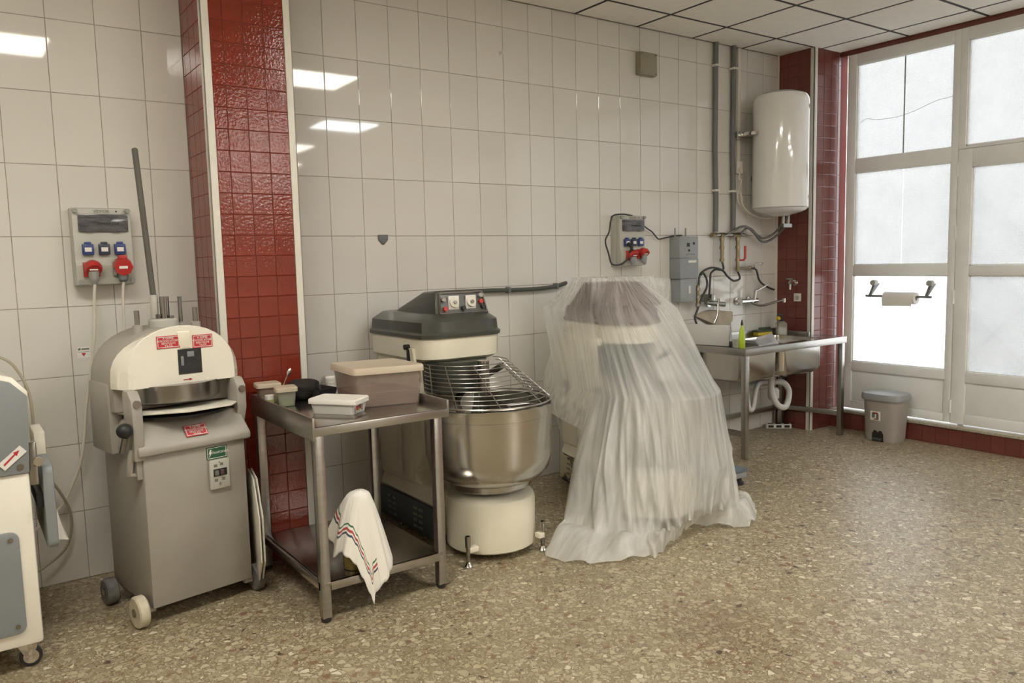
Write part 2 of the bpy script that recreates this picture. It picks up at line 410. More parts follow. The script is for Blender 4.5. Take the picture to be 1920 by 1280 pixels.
# red pillar against the back wall
zred = span(0, ZC, 1.623, .0985)
pl = struct(MB().box(-.7325, -.3225, -.3675, 0, 0, ZC).build('pillar', 'grout_red'))
tiles(pl, 'tile_red', [-.702, -.641, -.546, -.45, -.352], zred, lambda u: (u, -.37), 0, .0022, .004)
tiles(pl, 'tile_red', [0, .04, .138, .236, .334], zred, lambda u: (-.735, -u), -PI/2, .0022, .004)
MB().box(-.739, -.702, -.374, -.365, 0, ZC).box(-.739, -.733, -.374, -.334, 0, ZC).build('corner_strip', 'white_strip', pl, .002)
MB().box(-.352, -.316, -.374, -.365, 0, ZC).box(-.322, -.316, -.374, -.334, 0, ZC).build('corner_strip', 'white_strip', pl, .002)
# red pillar in the window corner
pr = struct(MB().box(4.0025, XW+.1, -.3375, 0, 0, ZC).build('pillar_corner', 'grout_red'))
tiles(pr, 'tile_red_dull', span(0, .306, .0, .0985), zred, lambda u: (4.0, -u), -PI/2, .003, .003)
tiles(pr, 'tile_red_dull', span(4.036, XW, 4.036, .0985), zred, lambda u: (u, -.34), 0, .003, .003)
MB().box(3.996, 4.036, -.345, -.335, 0, ZC).box(3.996, 4.003, -.345, -.306, 0, ZC).build('corner_strip', 'white_strip', pr, .002)
MB().box(3.982, 4.0, -.014, 0, 0, ZC).build('corner_strip', 'white_strip', pr, .003)
# walls that close the room outside the picture
struct(MB().box(-3.1, -3.0, -10.5, .1, 0, ZC).build('wall_left', 'plaster'))
struct(MB().box(-3.1, 4.6, -10.6, -10.5, 0, ZC).build('wall_front', 'plaster'))
wr = struct(MB().box(4.36, 4.5, -10.5, -4.36, 0, ZC).box(4.372, 4.5, -4.36, -.34, 3.068, ZC+.05).build('wall_right', 'tile_red_dull'))
# plinth under the windows
tr = struct(MB().box(4.303, 4.42, -8, -.34, 0, .135).build('trim_1', 'grout_red'))
tiles(tr, 'tile_red_dull', span(.34, 4.34, .34, .0985), [0, .135], lambda u: (4.30, -u), -PI/2, .003, .003)
MB().box(4.285, 4.45, -8, -.34, .135, .155).build('ledge', 'ledge_stone', tr, .003)
# suspended ceiling
GX = [1.7963+.576*k for k in range(-9, 6)]; GY = [-.325-.576*k for k in range(-1, 20)]
GX = [-3.0]+[g for g in GX if -2.99 < g < XW-.02]+[XW]
GY = sorted([0.0]+[g for g in GY if -10.49 < g < -.01]+[-10.5])
ce = struct(MB().box(-3.1, 4.6, -10.6, .1, ZC+.03, ZC+.1).build('ceiling', 'ceiling_grid'))
for i in range(len(GX)-1):
    for k in range(len(GY)-1):
        w, h = GX[i+1]-GX[i]-.028, GY[k+1]-GY[k]-.028
        key = ('c', round(w, 3), round(h, 3))
        if key not in _tm:
            b = MB().box(-w/2, w/2, -h/2, h/2, .0, .014)
            me = bpy.data.meshes.new('ceiling_tile'); me.from_pydata(b.v, [], b.f); me.materials.append(MATS['ceiling_board']); _tm[key] = me
        o = bpy.data.objects.new('tile', _tm[key]); C.objects.link(o); o.parent = ce
        o.location = ((GX[i]+GX[i+1])/2, (GY[k]+GY[k+1])/2, ZC)
for g in GX[1:-1]: MB().box(g-.017, g+.017, -10.5, 0, ZC+.002, ZC+.012).build('grid_bar', 'ceiling_grid', ce)
for g in GY[1:-1]: MB().box(-3, XW, g-.017, g+.017, ZC+.003, ZC+.013).build('grid_bar', 'ceiling_grid', ce)

# ceiling lamps (behind the camera, they light the room and mirror in the tiles)
for x0, x1, y0, y1, m, lab in ((-2.5, -1.07, -2.68, -2.17, 'lamp_warm', 'warm ceiling lamp above the dough sheeter, nearest the left wall'),
        (.45, 1.22, -2.70, -2.18, 'lamp_warm', 'warm ceiling lamp in front of the uncovered mixer'),
        (1.78, 2.42, -4.75, -4.23, 'lamp_cool', 'small ceiling lamp with a cool white diffuser'),
        (1.05, 2.36, -6.75, -6.1, 'lamp_warm', 'warm ceiling lamp behind the cool white one'),
        (1.5, 2.9, -9.3, -8.0, 'lamp_warm', 'warm ceiling lamp nearest the wall opposite the tiles')):
    t = thing('ceiling_light', lab, 'lamp', ((x0+x1)/2, (y0+y1)/2, ZC-.055))
    w, h = (x1-x0)/2, (y1-y0)/2
    MB().box(-w-.02, w+.02, -h-.02, h+.02, .012, .055).build('housing', 'white_strip', t)
    MB().box(-w, w, -h, h, 0, .011).build('diffuser', m, t)

# ------------------------------------------------------------------ window wall
def bar(mb, y0, y1, z0, z1, x0=XW, x1=XW+.06): return mb.box(x0, x1, y0, y1, z0, z1)
def pane(parent, y0, y1, z0, z1, m='pane_glass', split=None):
    ys = [y0, y1] if split is None else [y0, split, y1]
    for a, b in zip(ys, ys[1:]):
        x = XW+.030
        MB().add([(x, a+.001, z0), (x, b-.001, z0), (x, b-.001, z1), (x, a+.001, z1)], [(0, 3, 2, 1)]).build('pane', m, parent)
def bead(mb, y0, y1, z0, z1, w=.009, x0=XW+.012, x1=XW+.028):
    mb.box(x0, x1, y0, y1, z0, z0+w).box(x0, x1, y0, y1, z1-w, z1).box(x0, x1, y0, y0+w, z0, z1).box(x0, x1, y1-w, y1, z0, z1)
def fixed_light(name, y0, y1, bright):
    w = struct(bpy.data.objects.new(name, None)); C.objects.link(w)
    b = MB()
    bar(b, y1-.078, y1, .165, 3.068); bar(b, y0, y0+.048, .165, 3.068)
    for z0, z1 in ((2.982, 3.068), (2.122, 2.226), (1.284, 1.366), (.488, .563), (.165, .228)): bar(b, y0+.048, y1-.078, z0, z1)
    b.build('window_frame', 'frame_paint', w, .003)
    b = MB(); a, c = y0+.048, y1-.078
    for z0, z1 in ((2.226, 2.982), (1.366, 2.122), (.563, 1.284)): bead(b, a, c, z0, z1)
    b.build('glazing_bead', 'frame_paint', w)
    pane(w, a, c, 2.226, 2.982, split=a+.38); pane(w, a, c, 1.366, 2.122, split=a+.375); pane(w, a, c, .563, 1.284, bright)
    MB().box(XW+.02, XW+.045, a, c, .228, .488).box(XW+.012, XW+.022, a+.012, c-.012, .240, .476).build('lower_panel', 'frame_paint', w, .003)
    return w
w1 = fixed_light('window_1', -1.293, -.40, 'pane_glass_bright')
MB().tube([(XW+.026, -.50, 2.52), (XW+.026, -.56, 2.545), (XW+.026, -.64, 2.525), (XW+.026, -.80, 2.52), (XW+.026, -.95, 2.545), (XW+.026, -1.10, 2.59), (XW+.026, -1.2, 2.60), (XW+.026, -1.245, 2.605)], .0014, 5, 4).build('crack', 'ink_grey', w1)
def leaf(name, y0, y1, hinge_at):
    d = struct(bpy.data.objects.new(name, None)); C.objects.link(d)
    b = MB(); s = .098
    bar(b, y0, y0+s, .163, 2.205); bar(b, y1-s, y1, .163, 2.205)
    for z0, z1 in ((2.074, 2.205), (1.282, 1.356), (.484, .561), (.163, .239)): bar(b, y0+s, y1-s, z0, z1)
    b.build('door_frame', 'frame_paint', d, .003)
    b = MB()
    for z0, z1 in ((1.356, 2.074), (.561, 1.282)): bead(b, y0+s, y1-s, z0, z1)
    b.build('glazing_bead', 'frame_paint', d)
    pane(d, y0+s, y1-s, 1.356, 2.074); pane(d, y0+s, y1-s, .561, 1.282)
    MB().box(XW+.02, XW+.045, y0+s, y1-s, .239, .484).box(XW+.012, XW+.022, y0+s+.012, y1-s-.012, .251, .472).build('lower_panel', 'frame_paint', d, .003)
    for z in (.29, 1.12, 1.60, 2.06):
        MB().cyl((XW-.004, hinge_at, z-.05), (XW-.004, hinge_at, z+.05), .008, seg=10).build('hinge', 'frame_paint', d)
    return d
leaf('door_1', -2.19, -1.297, -1.296)
leaf('door_2', -3.09, -2.195, -3.092)
t = struct(bpy.data.objects.new('window_2', None)); C.objects.link(t)
b = MB()
for a, c in ((-1.342, -1.2935), (-2.22, -2.17), (-3.09, -3.04)): bar(b, a, c, 2.207, 3.068)
for a, c in ((-2.17, -1.342), (-3.04, -2.22)): bar(b, a, c, 2.982, 3.068); bar(b, a, c, 2.207, 2.228)
b.build('window_frame', 'frame_paint', t, .003)
b = MB(); bead(b, -2.17, -1.342, 2.228, 2.982); bead(b, -3.04, -2.22, 2.228, 2.982); b.build('glazing_bead', 'frame_paint', t)
pane(t, -2.17, -1.342, 2.228, 2.982); pane(t, -3.04, -2.22, 2.228, 2.982)
fixed_light('window_3', -4.36, -3.093, 'pane_glass')
MB().box(XW+.024, XW+.030, a0+.376, a0+.384, 2.226, 2.982).build('pane_joint', 'grey_plastic', w1) if (a0 := -1.245) else None
struct(MB().box(8.6, 9.0, -16, 12, -.05, 6.5).build('wall_street_added', 'street_plaster'))  # unseen wall put in as a bright sunlit surface behind the clear pane
# street side: pavement and the grille bars close behind the obscured panes
struct(MB().box(4.5, 14, -16, 12, -.06, -.01).build('ground', 'pavement'))
g = thing('security_grille', 'thin steel grille showing faintly as diagonals behind the obscured door panes', 'grille', (XW+.12, -1.75, .2))
for k in range(-3, 5):
    MB().tube([(0, -.42, max(.0, .45*k+.0)), (0, .42, .45*k+.85)], .004, 6).build('grille_bar', 'conduit_grey', g) if k >= 0 and k < 3 else None
    MB().tube([(.01, .42, .45*k), (.01, -.42, .45*k+.85)], .004, 6).build('grille_bar', 'conduit_grey', g) if k >= 0 and k < 3 else None
MB().box(-.01, .02, -.45, -.42, -.2, 1.9).box(-.01, .02, .42, .45, -.2, 1.9).build('grille_post', 'conduit_grey', g)

# ------------------------------------------------------------------ spiral mixers (origin on the floor under the bowl, front towards -y)
def mixer(root, paint, cover, side, zoff=0.0, hw=.25, hf=.18, wide=False, base=None, Rb=.325):
    base = base or paint
    """bowl at the origin; column and head run back to y = +.83"""
    # drum under the bowl
    b = MB().lathe([(.215, .035), (.228, .045), (.230, .27), (.222, .292), (.19, .312), (.10, .318)], seg=48)
    b.build('base_drum', paint, root, ang=30)
    b = MB().prism([(-.2, .215), (.2, .215), (.2, .83), (-.2, .83)], 'z', .03, .205); b.build('base_box', base, root, .006)
    MB().hexa([(-.225, .17, .2), (.225, .17, .2), (.225, .83, .2), (-.225, .83, .2)], [(-.195, .20, .285), (.195, .20, .285), (.195, .82, .285), (-.195, .82, .285)]).build('base_cover', paint, root, .02, seg=3)
    lv = MB().box(-.232, -.215, .17, .82, .03, .198).build('side_panel', side, root, .004)
    for y0 in (.30, .36, .60, .66):
        for k in range(4):
            MB().box(-.238, -.231, y0, y0+.042, .055+.033*k, .068+.033*k).build('louver', 'louver_light', lv, .002)
    # column, hollowed towards the bowl
    prof = [(.82, .27), (.82, 1.0), (.30, 1.0), (.30, .66), (.315, .52), (.355, .42), (.43, .345), (.34, .28)]
    col = MB().prism(prof, 'x', -.215, .215).build('column', paint, root, .02, seg=3)
    MB().box(-.222, -.212, .575, .80, .31, .93).build('column_door', paint, col, .004)
    MB().box(-.219, -.212, .41, .535, .31, .93).build('column_panel', paint, col, .003)
    MB().box(-.232, -.212, .540, .568, .31, .93).build('column_edge', 'white_strip', col, .003)
    MB().box(-.2255, -.2215, .68, .75, .60, .70).build('rating_plate', 'brown_cover', col)
    # head: paint below, dark cover above
    fl = [(-hw, hf-.06), (-hw+.08, hf), (hw-.08, hf), (hw, hf-.06), (hw, .84), (-hw, .84)]
    def off(p, d):
        cx, cy = 0, .50
        return [(x-d*(1 if x > cx else -1), y-d*(1 if y > cy else -1)) for x, y in p]
    fl = [(-hw, .30), (-hw+.012, .235), (-hw+.055, .195), (-hw+.12, hf), (hw-.12, hf), (hw-.055, .195), (hw-.012, .235), (hw, .30), (hw, .80), (hw-.04, .84), (-hw+.04, .84), (-hw, .80)]
    Z = lambda p, z: [(x, y, z) for x, y in p]
    MB().loft([Z(off(fl, .03), .955), Z(off(fl, .004), .975), Z(off(fl, .002), 1.082)]).build('head', paint, root, ang=40)
    cv = MB().loft([Z(off(fl, -.006), 1.082), Z(off(fl, -.008), 1.10), Z(off(fl, .002), 1.112), Z(off(fl, .006), 1.165), Z(off(fl, .05), 1.205), Z(off(fl, .06), 1.207)]).build('head_cover', cover, root, ang=32)
    # control hump
    x0, x1 = -hw+.115, hw-.085
    if wide:
        x0, x1 = -hw+.012, hw-.012
        rg = [[(x0, hf+.06, 1.19), (x1, hf+.06, 1.19), (x1, .78, 1.19), (x0, .78, 1.19)], [(x0, hf+.08, 1.21), (x1, hf+.08, 1.21), (x1, .72, 1.21), (x0, .72, 1.21)], [(x0+.02, .40, 1.325), (x1-.02, .40, 1.325), (x1-.02, .60, 1.325), (x0+.02, .60, 1.325)]]
    else:
        rg = [[(x0-.01, .245, 1.19), (x1+.03, .245, 1.19), (x1+.03, .76, 1.19), (x0-.01, .76, 1.19)],
              [(x0, .265, 1.26), (x1+.012, .265, 1.26), (x1+.0, .66, 1.235), (x0+.01, .66, 1.235)],
              [(x0+.012, .285, 1.325), (x1-.012, .285, 1.325), (x1-.03, .45, 1.315), (x0+.03, .45, 1.315)]]
    hp = MB().loft(rg).build('control_hump', cover, root, .014, seg=3)
    # bowl (hollow)
    z1 = .765+zoff
    pr = [(.10, .332), (.20, .334), (.215, .345), (.222, .37), (.27, .395), (.305, .435), (.322, .50), (Rb, z1-.06), (Rb, z1-.058), (Rb+.006, z1-.055), (Rb+.006, z1-.008), (Rb+.009, z1), (Rb-.004, z1), (Rb-.006, z1-.05), (.30, .50), (.20, .42), (.05, .40)]
    MB().lathe(pr, seg=64).build('bowl', 'steel_bowl', root, ang=30)
    MB().lathe([(.13, .30), (.13, .335)], seg=32).build('bowl_hub', 'black', root)
    # spiral hook and centre bar
    MB().cyl((0, .03, .97), (0, .03, .42), .03, seg=16).build('centre_bar', 'chrome_dark', root)
    MB().tube([(.13*math.cos(a*.55)+.0, .05+.13*math.sin(a*.55), .93-.038*a) for a in range(14)], .018, 8, 3).build('spiral_hook', 'chrome_dark', root)
    MB().lathe([(.17, .80), (.18, .96)], (-.03, .28, 0), 32).build('drive_housing', 'charcoal', root)
    return hp, (x0, x1), z1
m1 = thing('spiral_mixer', 'uncovered spiral dough mixer with cream drum, charcoal head cover and steel bowl', 'mixer', (.425, -.89, 0))
hump, (hx0, hx1), zr = mixer(m1, 'cream_paint', 'charcoal', 'louver_blue')
# control panel set into the hump, tilted with its face
cp = MB().hexa([(hx0+.012, .243, 1.20), (hx1+.012, .243, 1.20), (hx1+.012, .262, 1.20), (hx0+.012, .262, 1.20)],
               [(hx0+.022, .272, 1.315), (hx1-.008, .272, 1.315), (hx1-.008, .29, 1.315), (hx0+.022, .29, 1.315)]).build('control_panel', 'panel_dark', m1, .004)
def onp(u, v, d=0): return (hx0+.02+u*(hx1-hx0-.02), .243+.028*v-d, 1.203+.108*v)
b = MB(); e = [onp(-.02, .02, .004), onp(1.02, .02, .004), onp(.97, 1, .004), onp(.03, 1, .004)]
for i in range(4): b.tube([e[i], e[(i+1) % 4]], .0055, 8)
b.build('panel_rim', 'chrome_dark', m1)
for u in (.30, .68):
    p = onp(u, .52, .003); q = onp(u, .52, .012)
    pt = MB().box(p[0]-.032, p[0]+.032, p[1]-.006, p[1]+.004, p[2]-.036, p[2]+.036).build('timer_plate', 'label_white', m1, .002)
    MB().cyl((p[0], p[1]-.004, p[2]), (p[0], p[1]-.014, p[2]+.003), .027, seg=24).build('timer_dial', 'board_plastic', m1)
    MB().cyl((p[0], p[1]-.012, p[2]), (p[0], p[1]-.026, p[2]+.004), .009, seg=12).build('timer_knob', 'chrome_dark', m1)
for u, v, m in ((.08, .66, 'chrome'), (.09, .22, 'red_plastic'), (.91, .80, 'grey_plastic'), (.90, .50, 'red_plastic'), (.93, .25, 'black'), (.49, .22, 'black')):
    p = onp(u, v, .002); MB().cyl(p, (p[0], p[1]-.016, p[2]+.004), .0125, seg=14).build('push_button', m, m1)
# wire guard over the bowl: rings between the rim and a smaller ring set back under the head
gd = MB(); RN = 11
for i in range(RN):
    t = i/(RN-1); r = .322-.10*t; cy = .0+.20*t; z = zr+.012+.175*t
    a0, a1 = (0, 2*PI) if i == 0 else (math.radians(-196), math.radians(16))
    n = 40
    gd.tube([(r*math.cos(a0+(a1-a0)*k/n), cy+r*math.sin(a0+(a1-a0)*k/n), z) for k in range(n+1)], .0050 if i == 0 else .0024, 6)
for a in (-178, -150, -112, -68, -30, 5):
    c, s = math.cos(math.radians(a)), math.sin(math.radians(a))
    gd.tube([(.322*c, .322*s, zr+.012), (.222*c, .20+.222*s, zr+.187)], .003, 6)
gd.build('wire_guard', 'wire', m1)
MB().tube([(-.05, -.30, zr), (-.02, -.20, zr+.005), (.1, -.22, zr+.005), (.13, -.30, zr)], .0035, 6).tube([(.2, -.24, zr), (.19, -.23, zr+.05), (.245, -.2, zr+.0)], .0035, 6).build('guard_stay', 'wire', m1)
br = MB().box(-.262, -.246, .33, .365, .90, 1.03).build('guard_bracket', 'black_rubber', m1, .004)
MB().cyl((-.275, .36, 1.035), (-.245, .36, 1.035), .014, seg=14).build('bracket_knob', 'black', br)
MB().hexa([(-.25, .28, .88), (-.235, .28, .88), (-.235, .33, .88), (-.25, .33, .88)], [(-.262, .30, 1.03), (-.247, .30, 1.03), (-.247, .34, 1.03), (-.262, .34, 1.03)]).build('bracket_arm', 'cream_paint', br)
for x, y in ((-.245, -.165), (.17, -.215), (-.19, .6), (.19, .6)):
    a = math.atan2(y, x)
    ft = MB().box(min(x, x*.8), max(x, x*.8), y-.02, y+.02, .075, .10).build('levelling_foot', 'cream_paint', m1, .003)
    MB().cyl((x, y, .018), (x, y, .155), .010, seg=12).cyl((x, y, .10), (x, y, .155), .014, seg=12).build('threaded_rod', 'chrome_dark', ft)
    MB().lathe([(.022, 0), (.022, .008), (.012, .022), (.009, .03)], (x, y, 0), 16).build('foot_pad', 'chrome', ft)

m2 = thing('spiral_mixer', 'spiral dough mixer with brown head cover hidden under the clear plastic sheet', 'mixer', (1.46, -1.05, 0), -14.5)
mixer(m2, 'cream_paint', 'brown_cover', 'chipped_cream', -.045, .185, .13, True, 'chipped_cream', .348)

# ------------------------------------------------------------------ plastic sheet over the second mixer
def outline(pts, c, n):
    """resample a star-shaped outline at n angles around c"""
    P = [Vector((p[0]-c[0], p[1]-c[1])) for p in pts]; out = []
    for i in range(n):
        a = 2*PI*i/n; d = Vector((math.cos(a), math.sin(a))); best = .05
        for p, q in zip(P, P[1:]+P[:1]):
            e = q-p; den = d.x*e.y-d.y*e.x
            if abs(den) < 1e-9: continue
            t = (p.x*e.y-p.y*e.x)/den; u = (p.x*d.y-p.y*d.x)/den
            if t > 0 and -1e-6 <= u <= 1+1e-6: best = max(best, t)
        out.append(best)
    return out
def smooth_ring(r, k):
    n = len(r)
    for _ in range(k): r = [(r[i-1]+2*r[i]+r[(i+1) % n])/4 for i in range(n)]
    return r
def sheet():
    n = 900; rnd = random.Random(11)
    A = [(1.335, -.665), (1.745, -.78), (1.83, -.48), (1.42, -.375)]
    B = [(1.288, -.915), (1.70, -1.01), (1.92, -.25), (1.32, -.19)]
    Cc = [(1.455+.362*math.cos(math.radians(q)), -1.055+.362*math.sin(math.radians(q))) for q in range(165, 386, 8)]+[(1.98, -.5), (2.0, -.22), (1.36, -.14), (1.22, -.45)]
    D = [(.92, -1.0), (.93, -1.20), (1.04, -1.38), (1.26, -1.46), (1.48, -1.49), (1.67, -1.43), (1.82, -1.27), (1.92, -1.0), (2.0, -.5), (2.02, -.22), (1.34, -.14), (1.14, -.5)]
    E0 = [(.80, -1.02), (.80, -1.20), (.94, -1.43), (1.2, -1.47), (1.48, -1.46), (1.66, -1.47), (1.80, -1.38), (1.93, -1.08), (2.02, -.6), (2.04, -.22), (1.34, -.14), (1.05, -.6)]
    E1 = [(.80, -1.08), (.60, -1.13), (.54, -1.19), (.60, -1.36), (.86, -1.52), (1.05, -1.50), (1.26, -1.42), (1.46, -1.33), (1.56, -1.49), (1.66, -1.55), (1.84, -1.47), (1.99, -1.33), (1.98, -1.10), (2.02, -.6), (2.05, -.22), (1.34, -.14), (.98, -.65)]
    lev = [(A, (1.58, -.575), 1.354, 2), (B, (1.58, -.60), 1.165, 3), (Cc, (1.50, -.92), .726, 6), (D, (1.50, -.95), .36, 40), (E0, (1.48, -1.0), .11, 30), (E1, (1.46, -1.02), .012, 8)]
    rings = [(smooth_ring(outline(p, c, n), s), c, z) for p, c, z, s in lev]
    rid = []
    for _ in range(85):
        st = rnd.choice([1.0, 1.4, 1.9, 1.95, 2.0, 2.2, 2.6])
        rid.append((rnd.uniform(0, 360), rnd.choice([.6, .8, 1.0, 1.5, 2.5, 4.5]), rnd.uniform(.15, 1)**1.5*rnd.choice([1, 1, -.5]), st, rnd.uniform(-5, 5), rnd.uniform(2.0, 5.6)))
    for k in range(26):      # folds that start at the sharp front left corner of the head
        rid.append((rnd.uniform(196, 262), rnd.uniform(.8, 1.8), rnd.uniform(.4, 1), 1.0, rnd.uniform(-8, 8), rnd.uniform(2.2, 5)))
    amp = [.0, .0, .005, .027, .036, .045]
    rows = [0, .03, .25, .5, .75, .96, 1, 1.04]+[1+.1*k for k in range(1, 10)]+[1.97, 2, 2.03]+[2+.125*k for k in range(1, 9)]+[3+.2*k for k in range(1, 6)]+[4+.125*k for k in range(1, 9)]
    V = []; F = []; dens = []
    for k, t in enumerate(rows):
        add = [0.0]*n
        for d0, w, am, st, dr, en in rid:
            if t <= st: continue
            gain = min(1, (t-st)/.5)*max(0, min(1, (en+.9-t)/.9)); c = d0+dr*(t-st)/3+1.6*math.sin(2.1*t+d0)+.5*math.sin(5.3*t+3*d0)
            j0 = int(math.floor((c-3*w)*n/360)); j1 = int(math.ceil((c+3*w)*n/360))
            for j in range(j0, j1+1):
                q = (j*360/n-c)/w; add[j % n] += gain*am*math.exp(-q*q)
        for j in range(n):
            a = 2*PI*j/n; deg = math.degrees(a)
            hem = 0
            if 95 < deg < 176: hem = 1.0
            elif 176 <= deg < 186: hem = (186-deg)/10
            elif 80 < deg <= 95: hem = (deg-80)/15
            tt = t if t <= 2 else 2+(t-2)*(1-hem*.82)
            ii = min(int(tt), 4); ff = tt-ii
            (r0, c0, z0), (r1, c1, z1) = rings[ii], rings[ii+1]
            am = amp[ii]*(1-ff)+amp[ii+1]*ff
            r = r0[j]*(1-ff)+r1[j]*ff + am*add[j]
            x = c0[0]*(1-ff)+c1[0]*ff + r*math.cos(a); y = c0[1]*(1-ff)+c1[1]*ff + r*math.sin(a); z = z0*(1-ff)+z1*ff
            if tt > 4: z = max(.006, z + .05*math.sin((tt-4)*PI)*(.5+.5*math.sin(9*a+4*math.sin(5*a))) + .02*(1 if tt > 4.9 else 0)*max(0, math.sin(23*a+2)))
            if tt <= 1: z += .003*math.sin(31*a+5*tt)+.002*math.sin(53*a)
            V.append((x, y, z)); dens.append(min(1, max(0, (tt-.8)/2.4)) + .16*add[j]*min(1, tt/2))
        if k:
            o = (k-1)*n
            F += [(o+j, o+(j+1) % n, o+n+(j+1) % n, o+n+j) for j in range(n)]
    base = len(V); (r0, c0, z0) = rings[0]
    for q, s in enumerate((.66, .33)):
        for j in range(n):
            a = 2*PI*j/n; V.append((c0[0]+r0[j]*s*math.cos(a), c0[1]+r0[j]*s*math.sin(a), z0+.004+.002*math.sin(11*a))); dens.append(0)
    V.append((c0[0], c0[1], z0+.006)); dens.append(0)
    for j in range(n):
        j2 = (j+1) % n
        F += [(j2, j, base+j, base+j2), (base+j2, base+j, base+n+j, base+n+j2), (base+n+j2, base+n+j, base+2*n)]
    # loose flap standing out at the back right
    o = len(V); m = 13
    for i in range(m):
        for k in range(m):
            u, v = i/(m-1), k/(m-1)
            V.append((1.70+.36*u+.012*math.sin(9*v)*u, -.72+.10*u+.025*math.sin(7*u+3*v)*u, 1.345-.010*u-.40*v*(.3+.7*u)*(1-.2*u))); dens.append(.05)
    for i in range(m-1):
        for k in range(m-1): F.append((o+i*m+k, o+i*m+k+1, o+(i+1)*m+k+1, o+(i+1)*m+k))
    me = bpy.data.meshes.new('plastic_sheet'); me.from_pydata(V, [], F)
    at = me.attributes.new('layers', 'FLOAT', 'POINT'); at.data.foreach_set('value', dens)
    fv = []
    for k, t in enumerate(rows):
        for j in range(n):
            a = 2*PI*j/n+.035*math.sin(2*t+6*PI*j/n)+.012*math.sin(5*t+22*PI*j/n); fv += [math.cos(a), math.sin(a), .075*t]
    while len(fv) < 3*len(V): p = V[len(fv)//3]; fv += [p[0], p[1], p[2]]
    at = me.attributes.new('flow', 'FLOAT_VECTOR', 'POINT'); at.data.foreach_set('vector', fv)
    me.polygons.foreach_set('use_smooth', [True]*len(me.polygons)); me.materials.append(MATS['sheet_film'])
    s = bpy.data.objects.new('plastic_sheet', me); C.objects.link(s)
    return tag(s, 'clear crinkled plastic sheet draped over the second mixer down to the floor', 'sheet')
sheet()

# ------------------------------------------------------------------ dough divider
dv = thing('dough_divider', 'grey dough divider on wheels with a domed white hood and tall lever', 'dough divider', (-1.0, -.507, 0), 10)
MB().box(-.22, .22, -.225, .225, .07, .74).build('cabinet', 'grey_hammer', dv, .008)
sk = MB().loft([[(-.242, -.245, .714), (.242, -.245, .714), (.242, .235, .714), (-.242, .235, .714)], [(-.243, -.246, .745), (.243, -.246, .745), (.243, .235, .745), (-.243, .235, .745)],
           [(-.228, -.165, .848), (.228, -.165, .848), (.235, .235, .848), (-.235, .235, .848)]]).build('top_casting', 'grey_cast', dv, .01, seg=3)
for s, nm in ((-1, 'left'), (1, 'right')):
    x = s*.232
    cb = MB().prism([(-.235, .70), (-.14, .70), (-.14, .985), (-.20, .985), (-.232, .95), (-.24, .90)] if s < 0 else [(-.14, .70), (-.10, .70), (-.10, .985), (-.17, .985), (-.20, .95), (-.2, .85)], 'x', x-.022, x+.022).build('side_bracket', 'grey_cast', dv, .008)
    MB().cyl((x, -.205 if s < 0 else -.175, .935), (x, -.246 if s < 0 else -.21, .935), .015, seg=16).build('pivot_bolt', 'chrome_dark', cb)
# back of the head and the ring behind the hood
def arch(w, z0, zs, zt, n=18):
    pts = [(w, z0)]
    for k in range(n+1):
        a = PI*k/n; pts.append((w*math.cos(a)*(1 if abs(math.cos(a)) < .98 else 1), zs+(zt-zs)*math.sin(a)**.8))
    pts.append((-w, z0)); return pts
hb = MB().prism(arch(.262, .88, 1.0, 1.222), 'y', -.07, .20).build('press_head', 'grey_cast', dv, .012)
for x in (-.27, .20): MB().box(x, x+.07, -.02, .21, .70, 1.0).build('rear_frame', 'grey_cast', dv, .01)
# white hood: front face, chamfered left side, closed front with a dark window plate
WF, WB = -.150, -.065
A1 = arch(.232, .982, 1.03, 1.232); A0 = arch(.268, .985, 1.02, 1.205)
def slit(p): return p
rings = [[(x, WB, z) for x, z in A0], [(x*.965, -.115, z) for x, z in A0], [(x, WF+.006, z) for x, z in A1], [(x*.985, WF, .982+(z-.982)*.985) for x, z in A1]]
hood = MB().loft(rings, True, True).build('hood', 'white_paint', dv, ang=28)
# inspection opening (flat plate, the shade inside painted dark), notch above it
MB().box(-.02, .082, WF-.0015, WF+.001, 1.022, 1.130).build('opening', 'interior_shade', hood)
MB().box(-.008, .004, WF-.003, WF, 1.06, 1.10).box(.02, .05, WF-.003, WF, 1.095, 1.118).build('inner_shaft', 'grey_blue', hood, .003)
MB().hexa([(-.008, WF-.004, 1.132), (.038, WF-.004, 1.132), (.038, WF+.03, 1.132), (-.008, WF+.03, 1.132)], [(-.02, WF-.006, 1.205), (.036, WF-.006, 1.205), (.036, WF+.05, 1.225), (-.02, WF+.05, 1.225)]).build('notch', 'cream_paint', hood, .004)
def sign(parent, x0, x1, z0, z1, y, m, lines, tm, size, tilt=0, frame=None):
    cx, cz = (x0+x1)/2, (z0+z1)/2; w, h = (x1-x0)/2, (z1-z0)/2
    b = MB().box(-w, w, -.0012, .0008, -h, h)
    o = b.build('label_plate', m, parent); o.location = (cx, y, cz); o.rotation_euler = (tilt, 0, 0)
    if frame:
        f = MB(); e = .0035; g = .0022
        f.box(-w+e, w-e, -.0018, -.001, -h+e, -h+e+g).box(-w+e, w-e, -.0018, -.001, h-e-g, h-e).box(-w+e, -w+e+g, -.0018, -.001, -h+e, h-e).box(w-e-g, w-e, -.0018, -.001, -h+e, h-e)
        fo = f.build('label_border', frame, o)
    for s, dx, dz, sz in lines:
        text('lettering', s, sz, tm, o, (dx, -.0016, dz))
    return o
WARN = [('A GÉPBE', 0, .0155, .0125), ('MŰKÖDÉS KÖZBEN', 0, .0045, .0105), ('BENYÚLNI', 0, -.006, .0125), ('TILOS', 0, -.0165, .0125)]
a = sign(hood, -.105, -.008, 1.140, 1.192, WF-.002, 'label_red', WARN, 'label_white', 0, 0, 'label_white')
